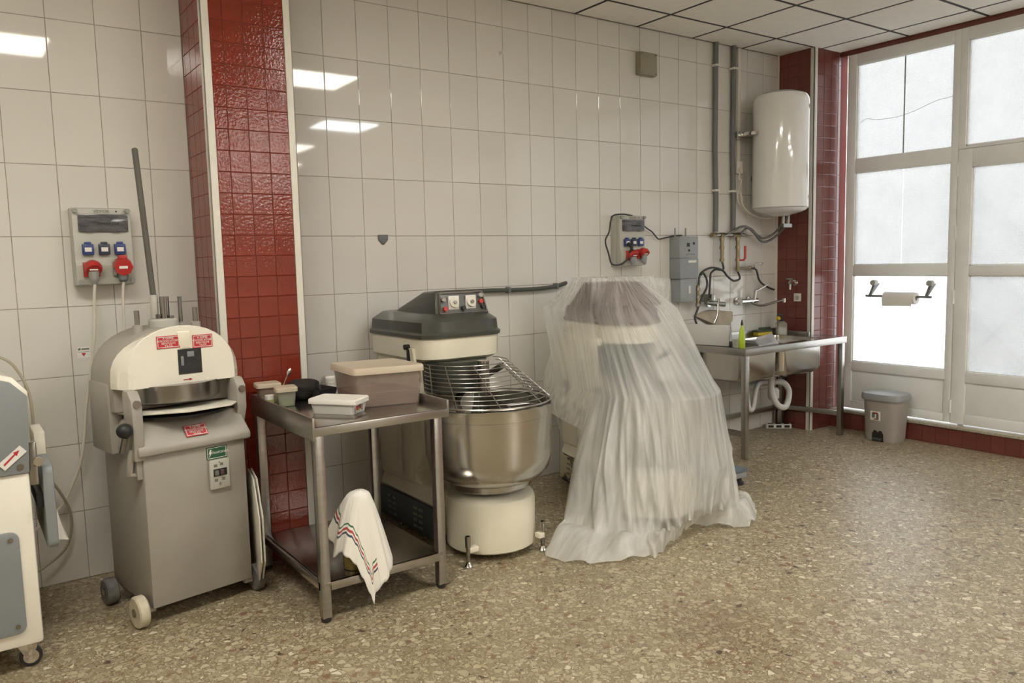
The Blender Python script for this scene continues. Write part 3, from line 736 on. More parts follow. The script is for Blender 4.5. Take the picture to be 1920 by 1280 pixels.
a = sign(hood, .046, .134, 1.130, 1.186, WF-.002, 'label_red', WARN, 'label_white', 0, 0, 'label_white')
MB().box(-.002, .026, WF-.0012, WF, .9965, 1.0).prism([(.024, .9925), (.038, .9982), (.024, 1.004)], 'y', WF-.0012, WF).build('arrow_mark', 'ink_red', hood)
# press plate, posts and centre hub above
MB().lathe([(.19, .905), (.205, .915), (.21, .985)], (0, -.0, 0), 40).build('press_plate', 'chrome_dark', dv)
for x, z1, r, y in ((-.114, 1.296, .011, .02), (.078, 1.348, .009, .03), (.131, 1.297, .011, .0)):
    ps = MB().cyl((x, y, 1.18), (x, y, z1), r, seg=16).cyl((x, y, z1-.014), (x, y, z1), r*.96, seg=16).build('guide_post', 'chrome_dark', dv)
    MB().lathe([(r*1.9, 1.19), (r*1.9, 1.232), (r*1.2, 1.236)], (x, y, 0), 16).build('post_collar', 'grey_cast', ps)
MB().lathe([(.062, 1.19), (.062, 1.248), (.056, 1.256)], (.002, .03, 0), 32).build('hub', 'box_plastic', dv)
MB().cyl((.010, .03, 1.25), (.010, .03, 1.352), .0195, seg=20).build('hub_shaft', 'chrome_dark', dv)
MB().cyl((.026, .0, 1.25), (.026, .0, 1.268), .010, seg=12).cyl((-.018, .03, 1.25), (-.018, .03, 1.275), .012, seg=10).build('hub_bolt', 'chrome_dark', dv)
lv = MB().tube([(-.027, .05, 1.25), (-.026, .05, 1.36)], .0165, 14).build('lever_socket', 'box_plastic', dv, .003)
MB().tube([(-.026, .05, 1.34), (-.062, .05, 1.985), (-.0625, .05, 1.99)], [.0125, .0125, .006], 14).build('lever', 'lever_grey', lv)
# moulding board lying in the machine
def octo(r): return [(r*math.cos(PI/8+PI/4*k), r*math.sin(PI/8+PI/4*k)) for k in range(8)]
bd = MB().prism(octo(.262), 'z', 0, .007).build('moulding_board', 'board_plastic', None, .002)
bd.location = (-.978, -.555, .868); bd.rotation_euler = (math.radians(-3.0), math.radians(1.0), math.radians(10+8))
tag(bd, 'cream octagonal moulding board lying in the divider under its white hood', 'board', 'octagonal moulding boards')
MB().lathe([(.215, .848), (.22, .853), (.22, .862)], (0, -.04, 0), 40).build('plate_seat', 'black', dv)
for i, (x, y, rz, tl) in enumerate(((-.703, -.60, -10.5, -3), (-.687, -.595, -10.5, -3.5))):
    o = bd.copy(); C.objects.link(o); o.location = (x, y, .285); o.rotation_euler = (math.radians(90), math.radians(5), math.radians(88+rz))
    o.rotation_euler = (math.radians(90), 0, math.radians(90+rz))
    o['label'] = ['octagonal board leaning on edge against the divider, the one nearer the divider', 'octagonal board leaning on edge beside the divider, the one nearer the table'][i]
# lower labels and switch
sign(sk, -.040, .053, .762, .815, -.221, 'label_red', WARN, 'label_white', 0, math.radians(-37), 'label_white')
gs = sign(dv, .043, .134, .649, .703, -.2265, 'label_green', [('FŐKAPCSOLÓ', .012, 0, .0125)], 'label_white', 0, 0, 'label_white')
MB().prism([(-.030, .016), (-.022, .016), (-.027, .003), (-.022, .003), (-.035, -.018), (-.031, -.002), (-.036, -.002)], 'y', -.0018, -.001).build('lightning_mark', 'label_white', gs)
sb = MB().box(.047, .135, -.242, -.225, .519, .647).build('switch_box', 'box_plastic', dv, .004)
MB().box(.062, .122, -.2435, -.240, .575, .607).build('switch_recess', 'black', sb)
for x in (.075, .098): MB().box(x-.008, x+.008, -.252, -.242, .58, .602).build('rocker', 'ink_grey' if x < .08 else 'brown_cover', sb, .002)
for x, z in ((.073, .622), (.1, .626), (.073, .558), (.105, .56)): MB().box(x-.007, x+.007, -.2428, -.2418, z-.006, z+.006).build('switch_mark', 'ink_grey', sb)
MB().cyl((.091, -.2435, .54), (.091, -.241, .54), .007, seg=12).cyl((.091, -.244, .636), (.091, -.241, .636), .003, seg=8).build('screw', 'chrome', sb)
# left handle
kb = MB().sphere((-.285, -.235, .835), .031, 20, 12).build('knob', 'black', dv)
MB().tube([(-.285, -.235, .81), (-.288, -.2, .745)], .012, 10).build('knob_stem', 'chrome_dark', kb)
MB().tube([(-.252, -.20, .75), (-.268, -.20, .645), (-.222, -.19, .635)], .013, 8).build('handle_bar', 'grey_hammer', dv, ang=50)
MB().box(-.242, -.218, -.215, -.16, .62, .76).build('handle_plate', 'grey_hammer', dv, .004)
for x, y, r, w, m in ((-.262, -.19, .066, .044, 'wheel_cream'), (-.262, .155, .058, .05, 'wheel_dusty'), (.252, -.195, .060, .04, 'wheel_dusty'), (.252, .155, .06, .04, 'wheel_dusty')):
    wh = MB().lathe([(r*.55, -w/2), (r*.9, -w/2), (r, -w/2+.006), (r, w/2-.006), (r*.9, w/2), (r*.55, w/2), (r*.5, w/2-.012), (.01, w/2-.012)], seg=32)
    wh.v = [(z, yy, xx) for xx, yy, z in wh.v]
    wh.v = [(x+a, y+bb, r+cc) for a, bb, cc in wh.v]
    wo = wh.build('wheel', m, dv, ang=40)
    hu = MB().cyl((x-w/2-.004, y, r), (x+w/2+.004, y, r), .018, seg=14).build('wheel_hub', 'chrome_dark', wo)
    sx = 1 if x < 0 else -1
    MB().box(min(x, x+sx*.06), max(x, x+sx*.06), y-.012, y+.012, r-.012, r+.012).build('axle', 'grey_hammer', wo)
# a white cord bracket at the divider's back
# ------------------------------------------------------------------ dough sheeter at the left edge
sh = thing('dough_sheeter', 'white and blue-grey dough sheeter cut off by the picture edge', 'dough sheeter', (-1.95, -.55, 0))
MB().box(-.38, .372, -.352, .30, .11, .752).build('cabinet', 'white_paint', sh, .012)
ip = MB().loft([rrect(-.30, .322, .165, .545, .03, -.353), rrect(-.30, .322, .165, .545, .03, -.362), rrect(-.295, .317, .17, .54, .028, -.364)])
ip.v = [(x, z, y) for x, y, z in ip.v]
pn = ip.build('door_panel', 'grey_blue', sh)
for z in (.195, .518): MB().cyl((.295, -.364, z), (.295, -.368, z), .008, seg=12).build('screw', 'chrome_dark', pn)
prof = [(-.37, .752), (.378, .752), (.392, 1.035), (.345, 1.095), (.18, 1.155), (-.37, 1.155)]
pr2 = [(-.37, .752), (.372, .752), (.385, 1.03), (.335, 1.085), (.17, 1.14), (-.37, 1.14)]
MB().prism(pr2, 'y', -.362, -.342).build('side_plate', 'grey_blue', sh, .004)
hd = MB().prism([(-.37, .76), (.375, .76), (.388, 1.045), (.345, 1.10), (.16, 1.165), (-.37, 1.165)], 'y', -.345, -.325).build('hood_rim', 'white_paint', sh, .004)
MB().prism([(-.37, .76), (.36, .76), (.372, 1.03), (.31, 1.09), (.14, 1.16), (-.37, 1.16)], 'y', -.325, .28).build('hood', 'white_paint', sh, .01)
MB().tube([(.20, .29, 1.17), (.34, .26, 1.12), (.395, .25, 1.06), (.43, .24, .95), (.435, .24, .80)], .006, 8, 5).build('cover_edge', 'cable_tan', sh)
st = sign(sh, .265, .357, .785, .817, -.3655, 'label_white', [], 'ink_black', 0)
st.rotation_euler = (0, math.radians(-40), 0); st.location = (.323, -.3655, .815)
MB().prism([(-.036, -.004), (.014, .001), (.014, -.005), (.034, .005), (.014, .0125), (.014, .0065), (-.034, .003)], 'y', -.0018, -.0012).build('arrow_mark', 'ink_red', st)
for x, z, r in ((.345, .778, .011),): MB().cyl((x, -.366, z), (x, -.358, z), r, seg=16).cyl((x, -.368, z), (x, -.364, z), r*.45, seg=8).build('pivot_bolt', 'chrome_dark', sh)
MB().box(.372, .40, -.345, -.31, .70, .86).box(.385, .41, -.345, -.33, .765, .80).build('hinge_bracket', 'chrome_dark', sh, .004)
MB().cyl((.402, -.352, .785), (.402, -.335, .785), .016, seg=16).build('hinge_pin', 'chrome', sh)
MB().box(.39, .415, -.30, .20, .60, .655).build('belt_roller', 'black', sh, .004)
tb = MB().loft([rrect(-.33, .16, .445, .762, .03, .412), rrect(-.33, .16, .445, .762, .03, .448)]); tb.v = [(z, x, y) for x, y, z in tb.v]
tb.build('folding_table', 'grey_blue', sh, .006)
MB().prism([(.450, .60), (.455, .44), (.492, .43), (.482, .445)], 'y', -.2, .12).build('belt_end', 'label_white', sh)
MB().box(.41, .448, -.10, .1, .74, .85).build('end_block', 'board_plastic', sh, .004)
for x, y in ((.33, -.27), (-.3, -.27), (.33, .22)):
    cs = MB().lathe([(.012, -.012), (.034, -.012), (.038, -.008), (.038, .008), (.034, .012), (.012, .012)], seg=28)
    cs.v = [(x+a, y+cc, .038+bb) for a, bb, cc in cs.v]
    cw = cs.build('caster_wheel', 'black_rubber', sh)
    MB().lathe([(.026, -.0135), (.026, .0135)], seg=20).v
    h2 = MB().lathe([(.026, -.0135), (.026, .0135)], seg=20); h2.v = [(x+a, y+cc, .038+bb) for a, bb, cc in h2.v]; h2.build('caster_hub', 'chrome', cw)
    MB().hexa([(x-.02, y-.02, .045), (x+.01, y-.02, .045), (x+.01, y+.02, .045), (x-.02, y+.02, .045)], [(x-.05, y-.03, .112), (x+.03, y-.03, .112), (x+.03, y+.03, .112), (x-.05, y+.03, .112)]).build('caster_fork', 'chrome', cw)

# ------------------------------------------------------------------ steel worktable
tb = thing('worktable', 'stainless steel worktable with upstands and a lower shelf by the red pillar', 'table', (-.305, -.8, 0))
X0, X1, Y0, Y1 = -.315, .315, -.40, .72
poly = [(X0, Y0), (X1, Y0), (X1, Y1), (.18, Y1), (.005, .41), (.005, .385), (X0, .385)]
MB().prism(poly, 'z', .808, .823).build('worktop', 'steel_top', tb, .002)
MB().box(X0, X1, Y0-.001, Y0+.012, .786, .823).build('front_lip', 'steel', tb, .003)
MB().box(X0-.004, X0+.008, Y0, .385, .768, .862).build('upstand', 'steel', tb, .002)
MB().box(X1-.008, X1+.004, Y0, Y1, .786, .862).build('upstand', 'steel', tb, .002)
MB().box(.18, X1, Y1-.012, Y1, .79, .862).build('upstand', 'steel', tb, .002)
MB().hexa([(.005, .385, .79), (.015, .38, .79), (.19, .705, .79), (.18, .72, .79)], [(.005, .385, .862), (.015, .38, .862), (.19, .705, .862), (.18, .72, .862)]).build('upstand', 'steel', tb)
MB().box(X0, .01, .375, .385, .79, .862).build('upstand', 'steel', tb, .002)
for x, y in ((-.29, -.375), (.262, -.375), (-.29, .355), (.272, .30)):
    lg = MB().box(x-.02, x+.02, y-.02, y+.02, .02, .81).build('leg', 'steel', tb, .003)
    MB().lathe([(.017, 0), (.021, .006), (.021, .022)], (x, y, 0), 16).build('leg_foot', 'black_rubber', lg)
MB().box(-.29, .262, -.397, .355, .158, .172).box(-.27, .245, -.399, -.385, .136, .172).box(-.31, -.296, -.38, .36, .136, .172).build('shelf', 'steel_top', tb, .002)

# ------------------------------------------------------------------ on the table
def tub(name, label, catg, pts_bot, pts_top, z0, z1, m, lidm, content=None, lid_over=.008, lid_h=.012, group=None, lid_drop=.012, r=.02):
    """tub from two quads in world x, y (ccw); r = corner radius"""
    cx = sum(p[0] for p in pts_bot)/4; cy = sum(p[1] for p in pts_bot)/4
    t = thing(name, label, catg, (cx, cy, z0), 0, group)
    def rq(q, rad, z, grow=0, n=4):
        P = [Vector((p[0]-cx, p[1]-cy)) for p in q]; out = []
        ct = sum(P, Vector((0, 0)))/4
        P = [p+(p-ct).normalized()*grow*1.4 for p in P]
        for i in range(4):
            a, b, c = P[i-1], P[i], P[(i+1) % 4]
            d0 = (a-b).normalized(); d1 = (c-b).normalized()
            for k in range(n+1):
                s = k/n; p0 = b+d0*rad; p1 = b+d1*rad
                out.append((*((1-s)**2*p0+2*s*(1-s)*b+s*s*p1), z))
        return out
    h = z1-z0
    MB().loft([rq(pts_bot, r*.8, .001), rq(pts_top, r, h), rq(pts_top, r, h, -.003), rq(pts_bot, r*.8, .004, -.003)]).build('tub', m, t, ang=50)
    if content:
        cm, f = content
        mid = [tuple(Vector(a)*(1-f)+Vector(b_)*f for a, b_ in [(pb, pt)])[0] for pb, pt in zip(pts_bot, pts_top)]
        MB().loft([rq(pts_bot, r*.8, .005, -.005), rq([tuple(p) for p in mid], r, h*f, -.005)]).build('contents', cm, t, ang=50)
    MB().loft([rq(pts_top, r, h-lid_drop, lid_over), rq(pts_top, r, h+lid_h*.5, lid_over), rq(pts_top, r, h+lid_h, lid_over-.004), rq(pts_top, r, h+lid_h*.9, lid_over-.014), rq(pts_top, r, h+lid_h*.7, -.02)]).build('lid', lidm, t, ang=40)
    return t
wt = tub('food_container', 'flat white plastic container with a picture label at the table front', 'container',
    [(-.505, -.90), (-.385, -1.055), (-.292, -.985), (-.41, -.83)], [(-.520, -.90), (-.385, -1.075), (-.278, -.99), (-.412, -.815)], .823, .882, 'white_tub', 'white_tub', ('flour_dough', .75), .006, .01)
p = Vector((-.345, -1.031)); d = Vector((.093, .070)).normalized(); nrm = Vector((d.y, -d.x))
for k, (u, v, w, h, m) in enumerate(((0, 0, .034, .017, 'label_white'), (-.018, .002, .012, .014, 'red_plastic'), (.004, .004, .009, .012, 'brown_cover'), (.02, -.002, .009, .013, 'pink_content'), (-.004, -.008, .008, .006, 'green_content'))):
    q = p+d*u+nrm*(.004+.0006*min(k, 1)); z = .852+v
    MB().add([(q.x-d.x*w-wt.location.x, q.y-d.y*w-wt.location.y, z-h-.823), (q.x+d.x*w-wt.location.x, q.y+d.y*w-wt.location.y, z-h-.823), (q.x+d.x*w-wt.location.x, q.y+d.y*w-wt.location.y, z+h-.823), (q.x-d.x*w-wt.location.x, q.y-d.y*w-wt.location.y, z+h-.823)], [(0, 1, 2, 3)]).build('picture_label', m, wt)
pk = tub('food_container', 'tall translucent pinkish storage box with a beige lid at the right of the worktable', 'container',
    [(-.292, -.925), (-.010, -.985), (.0-.025, -.70), (-.285, -.655)], [(-.312, -.935), (-.002, -1.0), (-.004, -.69), (-.302, -.645)], .823, .992, 'tub_film', 'lid_film', ('pink_content', .38), .010, .014, lid_drop=.016, r=.03)
b = MB()
for k in range(4): 
    z = .035+.011*k; b.tube([(-.105, -.113-.001*k, z), (.13, -.163-.001*k, z)], .0015, 5)
b.build('rib', 'tub_film', pk)
gc = tub('food_container', 'small lidded tub with a little green food inside at the table corner', 'container',
    [(-.560, -.635), (-.490, -.650), (-.475, -.585), (-.545, -.57)], [(-.572, -.645), (-.483, -.66), (-.468, -.575), (-.555, -.56)], .823, .905, 'clear_tub', 'lid_film', ('green_content', .25), .006, .009)
g2 = tub('food_container', 'reddish see-through tub with a wide pale lid nearest the red pillar', 'container',
    [(-.600, -.50), (-.520, -.51), (-.515, -.435), (-.595, -.425)], [(-.612, -.505), (-.512, -.515), (-.505, -.428), (-.602, -.42)], .823, .912, 'tub_film', 'lid_film', ('green_content', .3), .008, .008)
t = thing('paper_cup', 'green printed cup squeezed between the two small tubs', 'cup', (-.590, -.592, .823))
MB().lathe([(.012, 0), (.018, .002), (.021, .055), (.0205, .055), (.017, .006), (.01, .006)], seg=20).build('cup', 'label_white', t)
MB().lathe([(.0200, .016), (.0214, .036)], seg=20, cap0=False, cap1=False).build('printed_band', 'green_content', t)
MB().lathe([(.0198, .006), (.0201, .014)], seg=20, cap0=False, cap1=False).build('printed_band', 'ink_black', t)
sp = thing('spoon', 'shiny spoon standing up behind the small tubs', 'spoon', (-.47, -.50, .823))
MB().tube([(-.04, .0, .002), (-.015, .01, .08), (.012, .02, .128)], [.004, .004, .004], 8, 3).build('handle', 'chrome', sp)
bw = MB().sphere((0, 0, 0), 1, 16, 8); bw.v = [(.018+x*.011+z*.007, .022+y*.006, .137+z*.020) for x, y, z in bw.v]; bw.build('bowl', 'chrome', sp)
def lump(name, label, catg, loc, dims, m, seed, rz=0, flat=.15):
    r = random.Random(seed); b = MB().sphere((0, 0, 0), 1, 28, 16)
    ph = [(r.uniform(2, 6), r.uniform(2, 6), r.uniform(2, 6), r.uniform(0, 6)) for _ in range(6)]
    v2 = []
    for x, y, z in b.v:
        d = 1+.09*sum(math.sin(a*x+bb*y+c*z+p) for a, bb, c, p in ph)/2
        x, y, z = [math.copysign(abs(q)**.72, q)*d for q in (x, y, z)]
        v2.append((x*dims[0], y*dims[1], max(0, (z+1)*dims[2]/1.0) if z > -1 else 0))
    b.v = v2; o = b.build(name, m, None, ang=60); o.location = loc; o.rotation_euler = (0, 0, rz)
    return tag(o, label, catg)
lump('bag', 'crumpled dark cloth bag lying on the table against the red pillar', 'bag', (-.395, -.495, .823), (.078, .066, .047), 'dark_cloth', 3, .2)
tr = thing('baking_tray', 'dark rectangular pan next to the crumpled dark bag', 'pan', (-.318, -.50, .823), 12)
MB().loft([rrect(-.05, .05, -.075, .06, .012, .0), rrect(-.062, .062, -.086, .07, .014, .05), rrect(-.058, .058, -.082, .066, .013, .05), rrect(-.047, .047, -.072, .057, .01, .005)]).build('pan', 'black_rubber', tr)

# ------------------------------------------------------------------ jar and towel on the lower shelf
jr = thing('jar', 'yellow jar on the worktable shelf under the striped towel', 'jar', (-.432, -1.11, .172))
MB().lathe([(.040, 0), (.045, .006), (.046, .03), (.046, .15), (.036, .185), (.026, .20), (.026, .22)], seg=28).build('glass', 'oil_jar', jr)
MB().lathe([(.028, .21), (.028, .24), (.025, .245)], seg=24).build('cap', 'label_white', jr)
def towel():
    n = 240; rows = 30; cx, cy = -.422, -1.105
    rnd = random.Random(5)
    # fold directions: radius and hem height by angle (degrees)
    key = [(0, .135, .27), (30, .13, .27), (60, .11, .30), (90, .09, .34), (120, .09, .34), (150, .105, .34), (175, .105, .30), (192, .115, .25), (204, .10, .262), (218, .10, .268), (232, .106, .262), (246, .122, .22), (258, .135, .165), (268, .150, .105), (274, .158, .055), (279, .150, .10), (292, .152, .13), (306, .158, .165), (320, .160, .185), (335, .155, .215), (350, .14, .25), (360, .135, .27)]
    def kv(d, i):
        for a, b in zip(key, key[1:]):
            if a[0] <= d <= b[0]:
                t = (d-a[0])/(b[0]-a[0]); t = t*t*(3-2*t); return a[i]*(1-t)+b[i]*t
    V = []; F = []; H = []
    zt = .506
    for k in range(rows+1):
        t = k/rows
        for j in range(n):
            a = 2*PI*j/n; d = math.degrees(a)
            R, hz = kv(d, 1), kv(d, 2)
            r = .040*min(1, t/.06) + (R-.040)*max(0, (t-.06)/.94)**(.62 if 110 < d < 215 else .85)
            z = zt - (.012*(min(1, t/.06))**2) - (zt-.012-hz)*max(0, (t-.06)/.94)
            fold = .009*t*(math.sin(5*a+.6)+.6*math.sin(11*a+2.0)+.25*math.sin(23*a+1))
            r = max(.012*min(1, t*30), r+fold*min(1, t*2))
            # lean of the cloth top towards +x
            lx = .030*(1-t)
            V.append((cx+lx+r*math.cos(a), cy+r*math.sin(a), z+.006*math.sin(9*a)*t)); H.append((1-t)*(zt-hz)*1.06 if 120 < d < 286 else .3)
        if k: o = (k-1)*n; F += [(o+j, o+(j+1) % n, o+n+(j+1) % n, o+n+j) for j in range(n)]
    mb = MB(); mb.v = V; mb.f = F
    me = bpy.data.meshes.new('towel'); me.from_pydata(V, [], F)
    at = me.attributes.new('hem', 'FLOAT', 'POINT'); at.data.foreach_set('value', H)
    me.polygons.foreach_set('use_smooth', [True]*len(me.polygons)); me.materials.append(MATS['towel'])
    o = bpy.data.objects.new('towel', me); C.objects.link(o)
    sm = o.modifiers.new('thick', 'SOLIDIFY'); sm.thickness = .002
    tag(o, 'white kitchen towel with green, red and blue stripes draped over the yellow jar', 'towel')
towel()

# ------------------------------------------------------------------ wall socket boards
def socket_board(label, loc):
    t = thing('socket_board', label, 'socket board', loc)        # local: x across, -y out of the wall, z up, origin at the back centre
    h = MB().loft([[(-.125, 0, -.18), (.125, 0, -.18), (.125, 0, .18), (-.125, 0, .18)], [(-.125, -.055, -.18), (.125, -.055, -.18), (.125, -.055, .18), (-.125, -.055, .18)]]).build('housing', 'box_plastic', t, .006)
    fr = MB().prism([(-.055, .178), (-.094, .174), (-.098, -.062), (-.112, -.085), (-.104, -.174), (-.055, -.178)], 'x', -.122, .122).build('front_cover', 'box_plastic', t, .004)
    wn = MB().box(-.100, .108, -.108, -.094, .068, .148).build('breaker_window', 'smoke_window', t, .004)
    b = MB()
    for k in range(8): b.box(-.02+.0115*k, -.011+.0115*k, -.1092, -.1078, .100, .110)
    b.build('breaker_row', 'ink_black', wn)
    for x in (-.055, .06): MB().box(x-.014, x+.014, -.111, -.104, .066, .073).build('window_hinge', 'smoke_window', wn)
    for k, x in enumerate((-.068, .0, .066)):
        m = 'navy_plastic' if k == 1 else 'blue_plastic'
        so = MB().box(x-.024, x+.024, -.118, -.098, -.038, .012).box(x-.014, x+.014, -.118, -.102, .010, .022).build('blue_socket', m, t, .004)
        MB().box(x-.014, x+.014, -.1192, -.117, -.023, -.004).build('socket_label', 'label_white', so)
    for x, z in ((-.11, .164), (.11, .164), (-.106, -.162), (.112, -.158)):
        MB().cyl((x, -.112, z), (x, -.09, z), .011, seg=14).build('screw', 'grey_plastic', t)
    text('lettering', 'VEVOR', .019, 'ink_grey', t, (.0, -.0975, .161), sx=1.15)
    MB().cyl((.062, -.0978, .162), (.062, -.096, .162), .004, seg=10).build('mark', 'ink_black', t)
    return t
def red_plug(t, x, z, tilt, boot='grey_plastic'):
    fl = MB().box(x-.034, x+.034, -.125, -.103, z-.034, z+.034).build('red_socket', 'red_plastic', t, .004)
    def P(y, z_): return (x+.004, -.12-y, z+z_)
    MB().tube([P(0, .012), P(.03, .004), P(.038, -.004)], [.034, .037, .033], 20).build('plug_collar', 'red_plastic', fl, ang=30)
    MB().box(x-.014, x+.02, -.164, -.1575, z-.004, z+.016).build('plug_label', 'label_white', fl)
    MB().tube([P(.02, -.01), P(.022, -.045), P(.018, -.065)], [.024, .020, .010], 16).build('plug_boot', boot, fl, ang=30)
pL = socket_board('grey socket board with two red plugs and white cables on the left wall', (-1.162, 0, 1.582))
red_plug(pL, -.060, -.105, 0)
so = MB().box(.028, .092, -.125, -.10, -.135, -.07).build('red_socket', 'grey_plastic', pL, .004)
b = MB().tube([(.068, -.125, -.088), (.068, -.165, -.098)], [.042, .040], 8).build('socket_flap', 'red_plastic', so, ang=30)
MB().box(.050, .086, -.160, -.12, -.06, -.042).build('flap_hinge', 'red_plastic', so, .003)
MB().box(.048, .084, -.1665, -.163, -.104, -.084).build('plug_label', 'label_white', so)
MB().tube([(.066, -.13, -.12), (.068, -.13, -.155), (.068, -.13, -.165)], [.026, .021, .012], 16).build('plug_boot', 'conduit_grey', so, ang=30)
pR = socket_board('grey socket board with a red plug and looped black cord above the covered mixer', (2.222, 0, 1.592))
red_plug(pR, -.045, -.105, 0, 'unit_grey'); red_plug(pR, .062, -.095, 0, 'unit_grey')
MB().tube([(-.068, -.118, -.02), (-.062, -.15, -.05), (-.066, -.14, -.09)], .012, 10, 3).build('black_plug', 'black', pR)

def cable(name, label, pts, r, m, sm=6, group=None):
    o = MB().tube(pts, r, 8, sm).build(name, m, None, ang=60); return tag(o, label, 'cable', group)
cable('power_cable', 'white cable hanging from the left red plug down behind the dough sheeter', [(-1.215, -.14, 1.415), (-1.222, -.135, 1.36), (-1.235, -.10, 1.14), (-1.28, -.075, .86), (-1.32, -.07, .60), (-1.40, -.06, .41), (-1.47, -.06, .34), (-1.53, -.07, .30)], .0065, 'cable_white')
cable('power_cable', 'white cable dropping from the right red plug behind the domed dough divider', [(-1.094, -.13, 1.42), (-1.10, -.12, 1.36), (-1.105, -.10, 1.13), (-1.11, -.09, .95), (-1.12, -.08, .7)], .0065, 'cable_white')
cable('power_cable', 'tan cable curving out from behind the dough sheeter near the floor', [(-1.47, -.12, .56), (-1.42, -.09, .46), (-1.385, -.07, .36), (-1.385, -.07, .27), (-1.42, -.07, .18), (-1.50, -.08, .125), (-1.58, -.10, .09)], .006, 'cable_tan')
cable('power_cable', 'black cord looping round the left side of the right socket board', [(2.245, -.07, 1.769), (2.146, -.08, 1.778), (2.035, -.10, 1.766), (2.009, -.1, 1.725), (1.993, -.1, 1.652), (1.958, -.1, 1.59), (1.986, -.1, 1.505), (2.01, -.1, 1.438), (2.045, -.11, 1.423), (2.096, -.12, 1.433), (2.143, -.13, 1.465), (2.156, -.14, 1.495)], .0055, 'cable_black')
cable('power_cable', 'black cord running from the right socket board to the grey control unit', [(2.34, -.07, 1.715), (2.425, -.03, 1.686), (2.48, -.03, 1.659), (2.524, -.03, 1.622), (2.557, -.03, 1.605), (2.636, -.03, 1.616), (2.722, -.03, 1.628), (2.80, -.03, 1.63)], .005, 'cable_black')
cd = tag(MB().tube([(.80, -.03, 1.285), (.979, -.03, 1.287), (1.185, -.03, 1.283), (1.379, -.03, 1.282), (1.50, -.03, 1.287), (1.582, -.03, 1.295), (1.66, -.03, 1.312)], .014, 10, 4).build('conduit', 'conduit_dark', None, ang=60), 'dark conduit running along the wall behind the two mixers', 'conduit')
for x, z in ((1.18, 1.283), (1.575, 1.294)): MB().box(x-.008, x+.008, -.048, 0, z-.02, z+.02).build('clip', 'conduit_grey', cd, .003)

# wall bits
t = thing('wall_badge', 'small grey pentagon badge on the white tiles above the mixers', 'badge', (.314, 0, 1.612))
MB().prism([(-.031, .027), (.031, .027), (.031, -.002), (.005, -.031), (-.005, -.031), (-.031, -.002)], 'y', -.007, -.0002).build('plate', 'badge_grey', t, .002)
MB().prism([(-.024, .020), (.024, .020), (.024, -.001), (0, -.024), (-.024, -.001)], 'y', -.0085, -.006).build('inner_shield', 'conduit_grey', t, .001)
MB().prism([(-.009, .016), (-.005, .016), (-.005, .002), (.010, .002), (.010, -.002), (-.009, -.002)], 'y', -.0095, -.008).build('emblem', 'badge_grey', t)
t = thing('wall_sticker', 'tiny white sticker with a red triangle on the left wall', 'sticker', (-1.268, 0, 1.090))
MB().box(-.027, .027, -.0012, -.0002, -.026, .026).build('paper', 'label_white', t)
MB().prism([(-.010, -.004), (.010, -.004), (0, -.021)], 'y', -.002, -.001).build('triangle_mark', 'ink_red', t)
MB().box(-.008, .024, -.002, -.001, .011, .018).box(-.024, .024, -.002, -.001, .000, .0022).prism([(-.024, .016), (-.014, .022), (-.010, .012), (-.02, .008)], 'y', -.002, -.001).build('print_mark', 'ink_grey', t)
jb = thing('junction_box', 'square beige junction box high on the white tiled wall', 'junction box', (2.44, 0, 2.848))
MB().box(-.085, .085, -.045, 0, -.08, .08).build('box', 'junction', jb, .006)
MB().box(-.083, .083, -.052, -.045, -.078, .078).build('cover', 'junction', jb, .005)
for x, z in ((-.07, -.066), (.07, .066), (.07, -.066), (-.07, .066)): MB().cyl((x, -.054, z), (x, -.05, z), .006, seg=10).build('screw', 'ink_grey', jb)
t = thing('wall_hook', 'tiny white wall hook high above the two mixers', 'hook', (1.182, 0, 2.772))
MB().lathe([(.012, 0), (.012, .008), (.004, .012)], seg=12).build('stud', 'white_strip', t).rotation_euler = (PI/2, 0, 0)
MB().tube([(0, -.008, 0), (0, -.024, -.008), (0, -.022, .012)], .004, 6).build('peg', 'white_strip', t)

# grey water control unit
cu = thing('control_unit', 'grey wall control unit in two stacked boxes beside the right socket board', 'control unit', (2.80, 0, 1.46))
ub = MB().box(-.105, .098, -.105, 0, .0, .162).build('upper_box', 'unit_grey', cu, .004)
lb = MB().box(-.105, .098, -.108, 0, -.155, -.003).build('lower_box', 'unit_grey_low', cu, .004)
MB().box(-.09, .085, -.10, -.004, -.33, -.155).build('bottom_box', 'unit_grey', cu, .004)
for x, z, s in ((-.012, .098, .014), (.05, .108, .009), (-.004, .056, .009)): MB().box(x-s, x+s, -.107, -.104, z-s, z+s).build('indicator', 'ink_black', ub)
for x in (-.025, 0, .025, .05): MB().box(x-.007, x+.007, -.1062, -.105, .024, .03).build('print_mark', 'ink_grey', ub)
MB().box(-.014, .072, -.110, -.107, -.036, -.018).build('name_strip', 'label_white', lb)
MB().box(-.008, .016, -.106, -.099, -.27, -.21).build('grip', 'label_white', cu, .003)
for x in (-.095, .02): MB().cyl((x, -.05, .16), (x, -.05, .225), .006, seg=8).build('spigot', 'unit_grey', cu)

